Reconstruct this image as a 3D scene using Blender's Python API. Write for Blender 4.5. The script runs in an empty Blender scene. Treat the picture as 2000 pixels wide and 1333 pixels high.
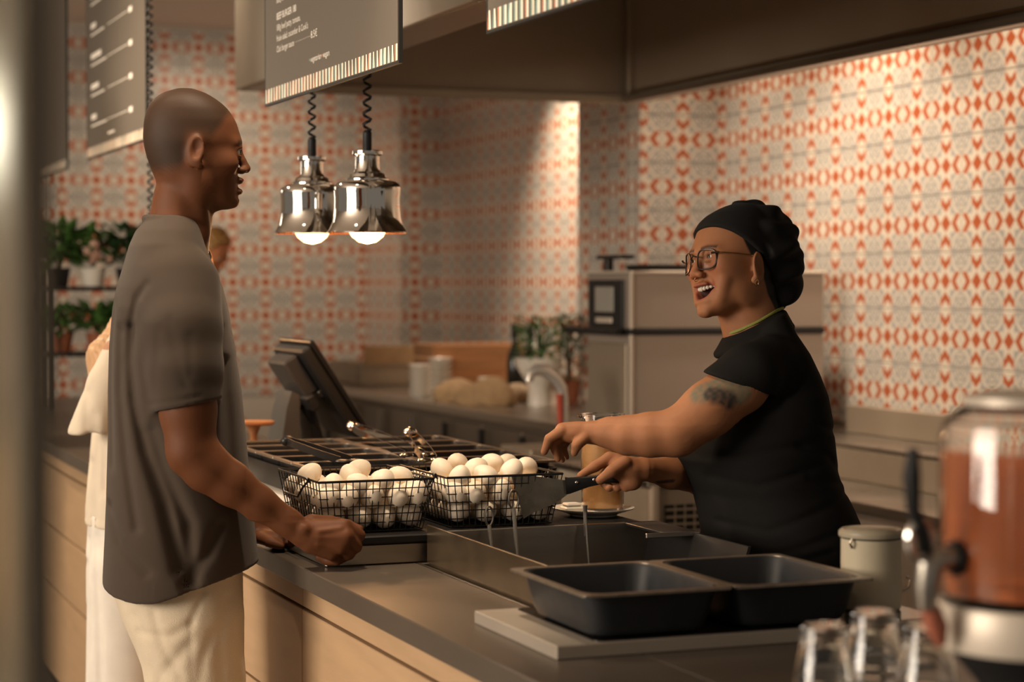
import bpy, bmesh, math, random
import numpy as np
from mathutils import Matrix, Vector

scene = bpy.context.scene
COL = scene.collection
R = math.radians

# ------------------------------------------------------------------ camera
YAW = R(21.4)
cd = bpy.data.cameras.new('camera')
cam = bpy.data.objects.new('camera', cd)
COL.objects.link(cam)
cam.location = (0, 0, 1.44)
cam.rotation_euler = (R(90 - 1.627), 0, -YAW)
cd.sensor_width = 36
cd.lens = 70.63
cd.clip_start = .05
cd.dof.use_dof = True
cd.dof.focus_distance = 3.85
cd.dof.aperture_fstop = 3.3
scene.camera = cam

# ------------------------------------------------------------------ world, lights, exposure
w = bpy.data.worlds.new('world')
scene.world = w
w.use_nodes = True
bgn = w.node_tree.nodes['Background']
bgn.inputs[0].default_value = (1.0, .87, .73, 1)
bgn.inputs[1].default_value = .17


def light(name, kind, loc, target, power, color, **kw):
    d = bpy.data.lights.new(name, kind)
    d.energy = power
    d.color = color
    for k, v in kw.items():
        setattr(d, k, v)
    o = bpy.data.objects.new(name, d)
    COL.objects.link(o)
    o.location = loc
    if target is not None:
        o.rotation_euler = (Vector(target) - Vector(loc)).to_track_quat('-Z', 'Y').to_euler()
    return o


WARM = (1.0, .80, .58)
# daylight through the shop windows behind and left of the photographer
light('window_light', 'AREA', (-4.4, 2.8, 2.2), (1.0, 4.2, 1.2), 360, (1.0, .87, .72), shape='RECTANGLE', size=3.4, size_y=2.2)
# ceiling downlights over the guest side; the last two serve as added fill
light('overhead_spot_light', 'SPOT', (.25, 3.75, 2.9), (.75, 3.85, 0), 45, WARM, spot_size=R(95), spot_blend=.8, shadow_soft_size=.08)
light('overhead_spot_light', 'SPOT', (.95, 3.45, 2.9), (1.10, 3.45, 0), 130, WARM, spot_size=R(56), spot_blend=.8, shadow_soft_size=.07)
light('overhead_spot_light', 'SPOT', (.3, 6.0, 2.9), (.7, 5.9, 0), 170, WARM, spot_size=R(140), spot_blend=.8, shadow_soft_size=.08)  # wide, strong fill added to brighten the menu boards and hood face
light('overhead_spot_light', 'SPOT', (1.36, 7.0, 2.9), (1.60, 6.5, 1.6), 30, WARM, spot_size=R(80), spot_blend=.9, shadow_soft_size=.06)  # added spot that only brightens the far end of the hood front
# wall wash spots between hood and tiled wall, some of them added fill
light('wall_wash_light', 'SPOT', (3.30, 8.95, 2.90), (3.86, 8.85, 1.30), 230, (1.0, .80, .60), spot_size=R(84), spot_blend=1.0, shadow_soft_size=.05)
for yy, pw in ((7.0, 60), (6.2, 150), (5.3, 90), (4.4, 70)):  # strongest makes the bright streak; the others are added fill for the wall
    light('wall_wash_light', 'SPOT', (3.26, yy, 2.90), (3.86, yy, 1.30), pw, (1.0, .80, .60), spot_size=R(84), spot_blend=1.0, shadow_soft_size=.06)
light('wall_wash_light', 'SPOT', (2.6, 10.4, 2.86), (2.7, 11.6, 1.3), 62, (1.0, .79, .58), spot_size=R(110), spot_blend=1.0, shadow_soft_size=.1)
vs = scene.view_settings
vs.view_transform = 'Standard'
vs.look = 'None'
vs.gamma = 1
vs.use_curve_mapping = False
vs.exposure = 0.12


# ------------------------------------------------------------------ helpers: objects
def link(o, parent=None):
    COL.objects.link(o)
    if parent is not None:
        o.parent = parent
    return o


def tag(o, label, cat, group=None):
    o['label'] = label
    o['category'] = cat
    if group:
        o['group'] = group
    return o


def thing(name, label, cat, loc=(0, 0, 0), rotz=0, group=None):
    o = bpy.data.objects.new(name, None)
    o.empty_display_size = .05
    link(o)
    o.location = loc
    o.rotation_euler = (0, 0, rotz)
    return tag(o, label, cat, group)


def mesh_of(name, V, F, mat=None, smooth=35, UV=None):
    me = bpy.data.meshes.new(name)
    me.from_pydata([tuple(v) for v in V], [], [tuple(f) for f in F])
    bm = bmesh.new()
    bm.from_mesh(me)
    bmesh.ops.recalc_face_normals(bm, faces=bm.faces)
    bm.to_mesh(me)
    bm.free()
    if mat is not None:
        me.materials.append(mat)
    if smooth:
        me.shade_smooth()
        me.set_sharp_from_angle(angle=R(smooth))
    return me


def part(name, parent, mat, *shapes, smooth=35, label=None, kind=None, loc=None):
    V, F = join(*shapes)
    me = mesh_of(name, V, F, mat, smooth)
    o = bpy.data.objects.new(name, me)
    link(o, parent)
    if loc is not None:
        o.location = loc
    if label:
        o['label'] = label
    if kind:
        o['kind'] = kind
    return o


def solo(name, label, cat, mat, *shapes, group=None, loc=(0, 0, 0), smooth=35, rotz=0):
    o = part(name, None, mat, *shapes, smooth=smooth)
    o.location = loc
    o.rotation_euler = (0, 0, rotz)
    return tag(o, label, cat, group)


def struct(name, mat, *shapes, label=None):
    o = part(name, None, mat, *shapes)
    o['kind'] = 'structure'
    if label:
        o['label'] = label
    return o


def copy_tree(o, parent=None):
    c = o.copy()
    link(c, parent)
    for ch in list(o.children):
        copy_tree(ch, c)
    return c


# ------------------------------------------------------------------ helpers: shapes -> (V, F)
def join(*shapes):
    V, F = [], []
    for v, f in shapes:
        n = len(V)
        V += list(v)
        F += [tuple(i + n for i in q) for q in f]
    return V, F


def xf(shape, m):
    return [tuple(m @ Vector(v)) for v in shape[0]], shape[1]


def move(shape, d):
    return [(v[0] + d[0], v[1] + d[1], v[2] + d[2]) for v in shape[0]], shape[1]


def box(x0, x1, y0, y1, z0, z1, b=0.0):
    if b <= 0:
        V = [(x, y, z) for z in (z0, z1) for y in (y0, y1) for x in (x0, x1)]
        F = [(0, 2, 3, 1), (4, 5, 7, 6), (0, 1, 5, 4), (1, 3, 7, 5), (3, 2, 6, 7), (2, 0, 4, 6)]
        return V, F
    bm = bmesh.new()
    cx, cy, cz = (x0 + x1) / 2, (y0 + y1) / 2, (z0 + z1) / 2
    hx, hy, hz = abs(x1 - x0) / 2, abs(y1 - y0) / 2, abs(z1 - z0) / 2
    for a in (-1, 1):
        for c in (-1, 1):
            for d in (-1, 1):
                bm.verts.new((cx + a * hx, cy + c * (hy - b), cz + d * (hz - b)))
                bm.verts.new((cx + a * (hx - b), cy + c * hy, cz + d * (hz - b)))
                bm.verts.new((cx + a * (hx - b), cy + c * (hy - b), cz + d * hz))
    bmesh.ops.convex_hull(bm, input=bm.verts)
    bmesh.ops.dissolve_limit(bm, angle_limit=.01, verts=bm.verts, edges=bm.edges)
    bm.verts.index_update()
    V = [tuple(v.co) for v in bm.verts]
    F = [tuple(v.index for v in f.verts) for f in bm.faces]
    bm.free()
    return V, F


def loft(loops, cap0=True, cap1=True, closed=False):
    n = len(loops[0])
    V = [p for l in loops for p in l]
    F = []
    m = len(loops)
    for i in range(m if closed else m - 1):
        a, b = i * n, ((i + 1) % m) * n
        for j in range(n):
            k = (j + 1) % n
            F.append((a + j, a + k, b + k, b + j))
    if not closed:
        if cap0:
            F.append(tuple(range(n))[::-1])
        if cap1:
            F.append(tuple(range((m - 1) * n, m * n)))
    return V, F


def lathe(prof, n=32, c=(0, 0, 0), cap0=True, cap1=True):
    loops = []
    for r, z in prof:
        r = max(r, 1e-4)
        loops.append([(c[0] + r * math.cos(2 * math.pi * k / n), c[1] + r * math.sin(2 * math.pi * k / n), c[2] + z) for k in range(n)])
    return loft(loops, cap0, cap1)


def tube(path, r, n=8, closed=False):
    P = [Vector(p) for p in path]
    rs = r if isinstance(r, (list, tuple)) else [r] * len(P)
    m = len(P)
    loops = []
    up = None
    for i in range(m):
        if closed:
            t = P[(i + 1) % m] - P[i - 1]
        else:
            t = P[min(i + 1, m - 1)] - P[max(i - 1, 0)]
        t.normalize()
        if up is None:
            up = Vector((0, 0, 1)) if abs(t.z) < .9 else Vector((1, 0, 0))
        a = t.cross(up)
        if a.length < 1e-5:
            a = t.cross(Vector((1, .3, .2)))
        a.normalize()
        b = a.cross(t).normalized()
        up = b
        loops.append([tuple(P[i] + (a * math.cos(2 * math.pi * k / n) + b * math.sin(2 * math.pi * k / n)) * rs[i]) for k in range(n)])
    return loft(loops, closed=closed)


def cyl(p0, p1, r, n=16):
    return tube([p0, p1], r, n)


def rr(cx, cy, hx, hy, r, z, k=4):
    pts = []
    for sx, sy, a0 in ((1, 1, 0), (-1, 1, 90), (-1, -1, 180), (1, -1, 270)):
        for i in range(k + 1):
            a = R(a0 + 90 * i / k)
            pts.append((cx + sx * (hx - r) + r * math.cos(a), cy + sy * (hy - r) + r * math.sin(a), z))
    return pts


def pan_shape(cx, cy, hx, hy, z0, z1, flange=.012, t=.002, rc=.03, fil=.015, taper=.006, rim=.003):
    """deep rectangular pan with rounded corners and a flat rim, open at the top"""
    L = []
    L.append(rr(cx, cy, (hx - flange - taper - fil), hy - flange - taper - fil, rc, z0))
    L.append(rr(cx, cy, hx - flange - taper - fil * .3, hy - flange - taper - fil * .3, rc, z0 + fil * .3))
    L.append(rr(cx, cy, hx - flange - taper, hy - flange - taper, rc, z0 + fil))
    L.append(rr(cx, cy, hx - flange, hy - flange, rc, z1 - rim))
    L.append(rr(cx, cy, hx, hy, .008, z1 - rim))
    L.append(rr(cx, cy, hx, hy, .008, z1))
    L.append(rr(cx, cy, hx - flange - t, hy - flange - t, rc, z1))
    L.append(rr(cx, cy, hx - flange - t - .002, hy - flange - t - .002, rc, z1 - .004))
    L.append(rr(cx, cy, hx - flange - taper - t, hy - flange - taper - t, rc, z0 + fil + t))
    L.append(rr(cx, cy, hx - flange - taper - fil * .3 - t, hy - flange - taper - fil * .3 - t, rc, z0 + fil * .3 + t))
    L.append(rr(cx, cy, hx - flange - taper - fil - t, hy - flange - taper - fil - t, rc, z0 + t))
    return loft(L)


def sphere(c, r, nu=16, nv=10, s=(1, 1, 1)):
    prof = [(math.sin(math.pi * i / nv), -math.cos(math.pi * i / nv)) for i in range(nv + 1)]
    V, F = lathe(prof, nu)
    return [(c[0] + v[0] * r * s[0], c[1] + v[1] * r * s[1], c[2] + v[2] * r * s[2]) for v in V], F


# ------------------------------------------------------------------ helpers: materials
def srgb(r, g, b):
    f = lambda c: (c / 255 / 12.92) if c / 255 <= .04045 else ((c / 255 + .055) / 1.055) ** 2.4
    return (f(r), f(g), f(b))


MATS = {}


def mat(name, col, rough=.5, metal=0.0, var=.12, scale=8.0, bump=0.0, bscale=60.0, trans=0.0, ior=1.45, stretch=None,
        emit=None, estr=0.0, spec=.5, sheen=0.0, sss=0.0, coat=0.0, rvar=.08, alpha=1.0):
    if name in MATS:
        return MATS[name]
    m = bpy.data.materials.new(name)
    m.use_nodes = True
    nt = m.node_tree
    N, L = nt.nodes, nt.links
    p = N['Principled BSDF']
    tc = N.new('ShaderNodeTexCoord')
    vec = tc.outputs['Object']
    if stretch:
        mp = N.new('ShaderNodeMapping')
        mp.inputs['Scale'].default_value = stretch
        L.new(vec, mp.inputs[0])
        vec = mp.outputs[0]
    nz = N.new('ShaderNodeTexNoise')
    nz.inputs['Scale'].default_value = scale
    nz.inputs['Detail'].default_value = 4
    L.new(vec, nz.inputs['Vector'])
    ramp = N.new('ShaderNodeMix')
    ramp.data_type = 'RGBA'
    ramp.inputs[6].default_value = (*[c * (1 - var) for c in col], 1)
    ramp.inputs[7].default_value = (*[min(1, c * (1 + var)) for c in col], 1)
    L.new(nz.outputs['Fac'], ramp.inputs[0])
    L.new(ramp.outputs[2], p.inputs['Base Color'])
    rm = N.new('ShaderNodeMapRange')
    rm.inputs['To Min'].default_value = max(0, rough - rvar)
    rm.inputs['To Max'].default_value = min(1, rough + rvar)
    L.new(nz.outputs['Fac'], rm.inputs['Value'])
    L.new(rm.outputs[0], p.inputs['Roughness'])
    p.inputs['Metallic'].default_value = metal
    p.inputs['IOR'].default_value = ior
    p.inputs['Specular IOR Level'].default_value = spec
    p.inputs['Transmission Weight'].default_value = trans
    p.inputs['Sheen Weight'].default_value = sheen
    p.inputs['Coat Weight'].default_value = coat
    p.inputs['Alpha'].default_value = alpha
    if sss:
        p.inputs['Subsurface Weight'].default_value = sss
        p.inputs['Subsurface Radius'].default_value = (.012, .005, .003)
        p.inputs['Subsurface Scale'].default_value = .5
    if emit:
        p.inputs['Emission Color'].default_value = (*emit, 1)
        p.inputs['Emission Strength'].default_value = estr
    if bump:
        n2 = N.new('ShaderNodeTexNoise')
        n2.inputs['Scale'].default_value = bscale
        n2.inputs['Detail'].default_value = 5
        L.new(vec, n2.inputs['Vector'])
        b = N.new('ShaderNodeBump')
        b.inputs['Strength'].default_value = bump
        b.inputs['Distance'].default_value = .002
        L.new(n2.outputs['Fac'], b.inputs['Height'])
        L.new(b.outputs[0], p.inputs['Normal'])
    m['p'] = 1
    MATS[name] = m
    return m


STEEL = mat('steel', (.42, .38, .33), .3, 1.0, var=.08, scale=5, stretch=(1, 1, 12))
STEEL_DK = mat('hood_steel', (.34, .275, .205), .5, .5, var=.15, scale=3)
STEEL_LT = mat('hood_front_steel', (.58, .50, .41), .42, .25, var=.08, scale=3)
CHROME = mat('chrome', (.75, .71, .66), .06, 1.0, var=.02, rvar=.02)
BLACK = mat('black_enamel', (.015, .0165, .019), .40, 0, var=.2, scale=30, bump=.15, bscale=400)
BLACK_M = mat('black_metal', (.018, .016, .015), .38, .3, var=.2)
BLACK_P = mat('black_plastic', (.018, .017, .017), .5, 0, var=.15, spec=.3)
RIMW = mat('worn_rim', (.30, .24, .18), .32, .7, var=.5, scale=90)
COUNTER = mat('counter_top', (.075, .058, .044), .36, 0, var=.2, scale=3, bump=.05, bscale=500)
WOODP = mat('oak_panel', srgb(178, 146, 112), .5, 0, var=.16, scale=5, stretch=(5, .9, 9), bump=.1, bscale=50)
WHITE_C = mat('white_ceramic', (.72, .66, .57), .25, 0, var=.05)
EGG = mat('egg_shell', srgb(238, 222, 200), .5, 0, var=.04, bump=.05, bscale=300, sss=.1)
GLASS = mat('clear_glass', (.98, .98, .96), .02, 0, var=.0, trans=1, ior=1.46, rvar=.01)
LEAF = mat('leaf_green', (.08, .18, .04), .45, 0, var=.5, scale=20)
LEAF_D = mat('leaf_dark', (.03, .07, .022), .5, 0, var=.5, scale=20)
TERRA = mat('rust_pot', (.28, .09, .04), .7, 0, var=.2)
FLOORM = mat('floor_screed', (.16, .135, .11), .45, 0, var=.2, scale=2)
CEILM = mat('ceiling_paint', (.80, .71, .62), .8, 0, var=.04, scale=2)
GROUT = mat('grout', (.50, .43, .35), .85, 0, var=.1, scale=40)
BURLAP = mat('kraft_cloth', (.42, .27, .14), .85, 0, var=.25, scale=30, bump=.4, bscale=150)
WOODD = mat('warm_wood', (.33, .15, .06), .55, 0, var=.3, scale=6, stretch=(1, 8, 8))


def tile_material():
    m = bpy.data.materials.new('patterned_tile')
    m.use_nodes = True
    nt = m.node_tree
    N, L = nt.nodes, nt.links
    p = N['Principled BSDF']

    def mt(op, a, b=None, c=None):
        n = N.new('ShaderNodeMath')
        n.operation = op
        for i, v in enumerate((a, b, c)):
            if v is None:
                continue
            if isinstance(v, (int, float)):
                n.inputs[i].default_value = v
            else:
                L.new(v, n.inputs[i])
        return n.outputs[0]
    lt = lambda a, b: mt('LESS_THAN', a, b)
    gt = lambda a, b: mt('GREATER_THAN', a, b)
    mul = lambda a, b: mt('MULTIPLY', a, b)
    mx = lambda a, b: mt('MAXIMUM', a, b)

    uv = N.new('ShaderNodeUVMap')
    sp = N.new('ShaderNodeSeparateXYZ')
    L.new(uv.outputs[0], sp.inputs[0])
    a = mt('ABSOLUTE', mt('SUBTRACT', sp.outputs[0], .5))
    b = mt('ABSOLUTE', mt('SUBTRACT', sp.outputs[1], .5))
    pp = mx(a, b)
    qq = mt('MINIMUM', a, b)
    # red: node diamond and chevrons along the lattice
    dia = lt(mt('ADD', a, b), .158)
    s = mt('SUBTRACT', pp, mul(qq, .87))
    chev = mul(mul(gt(s, .186), lt(s, .332)), lt(qq, .162))
    red = mx(dia, chev)
    # medallion round the tile corners
    ca = mt('SUBTRACT', .5, a)
    cb = mt('SUBTRACT', .5, b)
    r = mt('SQRT', mt('ADD', mul(ca, ca), mul(cb, cb)))
    l1 = mt('ADD', ca, cb)
    rr_ = mt('ADD', mul(r, .6), mul(l1, .32))       # rounded diamond metric
    cell = mul(lt(ca, .345), lt(cb, .345))
    corner = mul(mul(gt(rr_, .375), cell), lt(rr_, .50))
    inner = lt(rr_, .305)
    ang = mt('ARCTAN2', cb, ca)
    pet = mt('SINE', mul(ang, 8.0))
    wav = mt('ADD', mt('SINE', mul(rr_, 72.0)), mul(pet, .8))
    fil = mul(inner, gt(wav, -.4))
    ringl = mul(gt(rr_, .27), lt(rr_, .305))
    core = lt(rr_, .05)
    cross = lt(mt('MINIMUM', ca, cb), .012)
    grey = mt('SUBTRACT', mx(mx(mx(fil, corner), ringl), core), mul(cross, .6))
    grey = mx(grey, 0.0)
    nz = N.new('ShaderNodeTexNoise')
    nz.inputs['Scale'].default_value = 9
    L.new(uv.outputs[0], nz.inputs['Vector'])

    def mixc(f, c0, c1):
        n = N.new('ShaderNodeMix')
        n.data_type = 'RGBA'
        L.new(f, n.inputs[0])
        for i, c in ((6, c0), (7, c1)):
            if isinstance(c, tuple):
                n.inputs[i].default_value = (*c, 1)
            else:
                L.new(c, n.inputs[i])
        return n.outputs[2]
    cream = mixc(nz.outputs['Fac'], (.56, .49, .40), (.63, .56, .46))
    g = mixc(nz.outputs['Fac'], (.29, .28, .265), (.36, .345, .325))
    rd = mixc(nz.outputs['Fac'], (.35, .080, .026), (.42, .105, .038))
    c1 = mixc(grey, cream, g)
    c2 = mixc(red, c1, rd)
    L.new(c2, p.inputs['Base Color'])
    p.inputs['Roughness'].default_value = .38
    return m


TILE = tile_material()


# ================================================================== STRUCTURE
CEIL = 2.93
struct('floor', FLOORM, box(-5, 4.2, -2, 12.2, -.1, 0))
struct('ceiling', CEILM, box(-5, 4.2, -2, 12.2, CEIL, CEIL + .1))

TCACHE = {}


def tile_mesh(pu, pv, u0, u1, v0, v1):
    key = tuple(round(k, 4) for k in (pu, pv, u0, u1, v0, v1))
    if key in TCACHE:
        return TCACHE[key]
    g, t, b = .0016, .008, .0018
    x0, x1 = (u0 - .5) * pu + g, (u1 - .5) * pu - g
    z0, z1 = (v0 - .5) * pv + g, (v1 - .5) * pv - g
    V = [(x0, 0, z0), (x1, 0, z0), (x1, 0, z1), (x0, 0, z1),
         (x0, -t + b, z0), (x1, -t + b, z0), (x1, -t + b, z1), (x0, -t + b, z1),
         (x0 + b, -t, z0 + b), (x1 - b, -t, z0 + b), (x1 - b, -t, z1 - b), (x0 + b, -t, z1 - b)]
    F = [(8, 9, 10, 11)]
    for i in range(4):
        j = (i + 1) % 4
        F.append((i, j, 4 + j, 4 + i))
        F.append((4 + i, 4 + j, 8 + j, 8 + i))
    me = bpy.data.meshes.new('tile')
    me.from_pydata(V, [], F)
    uvl = me.uv_layers.new(name='UVMap')
    for lp in me.loops:
        v = V[lp.vertex_index]
        uvl.data[lp.index].uv = (v[0] / pu + .5, v[2] / pv + .5)
    me.materials.append(TILE)
    TCACHE[key] = me
    return me


def tiled(wall, p0, p1, z0, z1, node_u, pu, pv=.195, node_v=2.035):
    """lay tiles on the line p0 -> p1 (seen left to right from the room); node_u = a tile centre measured from p0"""
    d = Vector((p1[0] - p0[0], p1[1] - p0[1], 0))
    ln = d.length
    d.normalize()
    rz = math.atan2(d.y, d.x)
    i0 = math.floor((0 - node_u) / pu - .5)
    for i in range(i0, i0 + int(ln / pu) + 4):
        c = node_u + i * pu
        a, b = max(0, c - pu / 2), min(ln, c + pu / 2)
        if b - a < .012:
            continue
        u0, u1 = (a - c) / pu + .5, (b - c) / pu + .5
        j0 = math.floor((z0 - node_v) / pv - .5)
        for j in range(j0, j0 + int((z1 - z0) / pv) + 4):
            cz = node_v + j * pv
            za, zb = max(z0, cz - pv / 2), min(z1, cz + pv / 2)
            if zb - za < .012:
                continue
            me = tile_mesh(pu, pv, u0, u1, (za - cz) / pv + .5, (zb - cz) / pv + .5)
            o = bpy.data.objects.new('tile', me)
            link(o, wall)
            q = Vector((p0[0], p0[1], 0)) + d * c
            o.location = (q.x, q.y, cz)
            o.rotation_euler = (0, 0, rz)


wb = struct('wall_back', GROUT, box(-5, 4.1, 11.6, 11.8, 0, CEIL))
tiled(wb, (1.25, 11.6), (3.6, 11.6), .78, CEIL - .02, 2.979 - 1.25, .198)
wp = struct('wall_pilaster', GROUT, box(3.6, 4.1, 10.95, 11.6, 0, CEIL))
tiled(wp, (3.6, 11.6), (3.6, 10.95), .78, CEIL - .02, .1, .19)
tiled(wp, (3.6, 10.95), (3.86, 10.95), .78, CEIL - .02, .09, .19)
wr = struct('wall_right', GROUT, box(3.86, 4.1, 2.0, 10.95, 0, CEIL))
tiled(wr, (3.86, 10.95), (3.86, 8.12), .93, CEIL - .02, .09, .183)
tiled(wr, (3.86, 7.47), (3.86, 4.6), .93, 2.6, 7.47 - 6.349, .1815)
wc = struct('wall_column', GROUT, box(3.5, 3.86, 7.47, 8.12, 0, CEIL))
tiled(wc, (3.5, 8.12), (3.5, 7.47), .93, CEIL - .02, .09, .19)
tiled(wc, (3.5, 7.47), (3.86, 7.47), .93, CEIL - .02, .18, .19)

# ------------------------------------------------------------------ exhaust hood
HZ = 2.1
hood = thing('exhaust_hood', 'long dark steel exhaust hood hanging over the cooking line', 'hood', (2.36, 6.75, HZ))
hx = lambda *b, bv=0.002: box(b[0] - 2.36, b[1] - 2.36, b[2] - 6.75, b[3] - 6.75, b[4] - HZ, b[5] - HZ, bv)
part('front_panel', hood, STEEL_LT, hx(1.63, 1.65, 1.5, 6.75, HZ, CEIL), label='pale brushed steel side facing the guests')
part('gutter_lip', hood, STEEL, hx(1.65, 1.785, 1.5, 6.73, HZ, HZ + .012))
part('inner_panel', hood, STEEL_DK, hx(1.772, 1.785, 1.5, 6.73, HZ + .014, HZ + .5))
part('end_panel', hood, STEEL_DK, hx(1.65, 3.12, 6.73, 6.75, HZ, CEIL))
part('end_rim', hood, STEEL_DK, hx(1.787, 3.10, 6.705, 6.73, HZ, HZ + .03))
part('back_panel', hood, STEEL_DK, hx(3.10, 3.12, 1.5, 6.73, HZ, CEIL))
part('back_rim', hood, mat('rim_bronze', (.30, .19, .10), .3, .9), hx(3.075, 3.10, 1.5, 6.70, HZ + .035, HZ + .045))
part('back_gutter', hood, STEEL, hx(3.06, 3.10, 1.5, 6.70, HZ, HZ + .022))
part('top_panel', hood, STEEL_DK, hx(1.785, 3.10, 1.5, 6.73, HZ + .62, HZ + .64))
part('corner_post', hood, STEEL_DK, hx(3.075, 3.10, 6.68, 6.705, HZ + .03, HZ + .6))
for k in range(5):
    y1 = 6.5 - k * .95
    part('filter_panel', hood, STEEL_DK, hx(2.0, 2.9, y1 - .9, y1, HZ + .585, HZ + .615))

# ------------------------------------------------------------------ menu boards
BOARD = mat('menu_board_face', (.118, .096, .074), .7, 0, var=.06, scale=3)
BEDGE = mat('menu_board_edge', (.02, .018, .016), .5)
INK = mat('menu_lettering', (.90, .83, .73), .6, 0, var=.03)
PR = [mat('print_cream', (.93, .84, .68), .6, var=.03), mat('print_orange', (.72, .26, .13), .6, var=.05),
      mat('print_teal', (.24, .42, .37), .6, var=.05), mat('print_pale', (.85, .76, .58), .6, var=.03)]


def text_shape(s, size, sx=.62, bold=0.0):
    cu = bpy.data.curves.new('t', 'FONT')
    cu.body = s
    cu.size = size
    cu.resolution_u = 2
    cu.offset = bold
    o = bpy.data.objects.new('t', cu)
    COL.objects.link(o)
    dg = bpy.context.evaluated_depsgraph_get()
    me = bpy.data.meshes.new_from_object(o.evaluated_get(dg))
    V = [(v.co.x * sx, v.co.y, 0) for v in me.vertices]
    F = [tuple(p.vertices) for p in me.polygons]
    bpy.data.objects.remove(o)
    bpy.data.meshes.remove(me)
    return V, F


def fit_text(s, size, width, bold=0.0):
    V, F = text_shape(s, size, 1.0, bold)
    x0 = min(v[0] for v in V)
    x1 = max(v[0] for v in V)
    k = width / (x1 - x0)
    return [((v[0] - x0) * k, v[1], 0) for v in V], F


def on_board(shape, y, z, yr, zr):
    # local x of print runs towards -Y, print faces -X
    return [(-.0006, -(v[0]) + (y - yr), v[1] + z - zr) for v in shape[0]], shape[1]


def menu_board(y_near, y_far, z0, label, seed):
    b = thing('menu_board', label, 'menu board', (1.2, y_near, z0), group='menu boards hung in a row')
    L = y_far - y_near
    part('panel', b, BOARD, box(0, .006, .004, L - .004, .004, .95, .001))
    part('edge_frame', b, BEDGE, box(.0, .008, -.003, .004, 0, .95), box(0, .008, L - .004, L + .003, 0, .95), box(0, .008, .004, L - .004, 0, .004))
    for yy in (.12, L - .12):
        part('hanging_rod', b, BEDGE, cyl((.004, yy, .95), (.004, yy, CEIL - z0), .004, 8))
    rnd = random.Random(seed)
    V, F, mi = [], [], []
    n = 42
    for k in range(n):
        c0, c1 = L * k / n, L * (k + .52) / n
        ti = rnd.choice((-1, 0, 0, 1)) * .004
        for (q0, q1, m_) in ((c0, c1, 0 if k % 3 else 3), (c1, L * (k + 1) / n - .002, rnd.choice((1, 2, 1)))):
            w_ = q1 - q0
            if m_ in (1, 2):
                w_ *= .62
            i = len(V)
            V += [(-.0008, q0 + .003, .006), (-.0008, q0 + w_ + .001 + max(0, ti), .006), (-.0008, q0 + w_ + .001, .038), (-.0008, q0 + .003 + max(0, -ti), .038)]
            F.append((i, i + 1, i + 2, i + 3))
            mi.append(m_)
    me = bpy.data.meshes.new('stripe_border')
    me.from_pydata(V, [], F)
    for m_ in PR:
        me.materials.append(m_)
    for f, m_ in zip(me.polygons, mi):
        f.material_index = m_
    o = bpy.data.objects.new('stripe_border', me)
    link(o, b)
    o['label'] = 'border of cream, orange and teal printed stripes'
    return b


BZ = 1.861
b1 = menu_board(3.655, 4.668, BZ, 'grey menu board listing a beef burger above the two heat lamps', 1)


def line(s, size, y, z, width, bold=0):
    return on_board(fit_text(s, size, width, bold), y, z, 3.655, BZ)


part('lettering', b1, INK, line('BEEF BURGER 180', .0225, 4.556, 2.052, .170, .00022), smooth=0)
part('lettering', b1, INK, line('180g beef patty, tomato,', .021, 4.556, 2.027, .205), smooth=0)
part('lettering', b1, INK, line("frisée salad, cucumber & Cook's", .021, 4.557, 2.002, .268), smooth=0)
for args in (('Club burger sauce', .021, 4.557, 1.977, .152), ('. . . . . . . . . .', .021, 4.39, 1.982, .118), ('8.5€', .023, 4.266, 1.977, .05), ('BBQ sauce', .021, 4.556, 2.091, .09),
             ('9.5€', .023, 4.186, 2.078, .045), ('vegetarian', .019, 4.268, 1.925, .082), ('vegan', .019, 4.172, 1.925, .05)):
    part('lettering', b1, INK, line(*args), smooth=0)
dot = lambda y: on_board(([(.003 * math.cos(k * .785), .006 + .003 * math.sin(k * .785), 0) for k in range(8)], [tuple(range(8))]), y, 1.925, 3.655, BZ)
part('green_dot', b1, PR[2], dot(4.276), smooth=0)
part('orange_dot', b1, PR[1], dot(4.180), smooth=0)

b3 = menu_board(2.16, 3.178, BZ, 'grey menu board cut off by the top edge, right of the burger board', 2)
b2 = menu_board(6.117, 7.185, 1.879, 'grey menu board with six short priced entries behind the man', 3)
b0 = menu_board(7.642, 8.66, 1.872, 'grey menu board half hidden by the frosted glass on the left', 4)


def dash(b, x, z, wd, h):
    # entry text too far away to read: thin printed lines
    return [(-.0007, 1.068 - x - q, z + r_) for q, r_ in ((0, 0), (wd, 0), (wd, h), (0, h))], [(0, 1, 2, 3)]


for k in range(7):
    z = .10 + k * .105
    part('lettering', b2, INK, dash(b2, .10, z + .032, .10 + .05 * ((k * 7) % 3), .018), smooth=0)
    part('lettering', b2, INK, dash(b2, .10, z + .008, .30 - .04 * (k % 2), .006), dash(b2, .42, z + .012, .36, .0022), dash(b2, .80, z + .004, .055, .017), smooth=0)
part('lettering', b2, INK, dash(b2, .42, .062, .12, .007), smooth=0)

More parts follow.
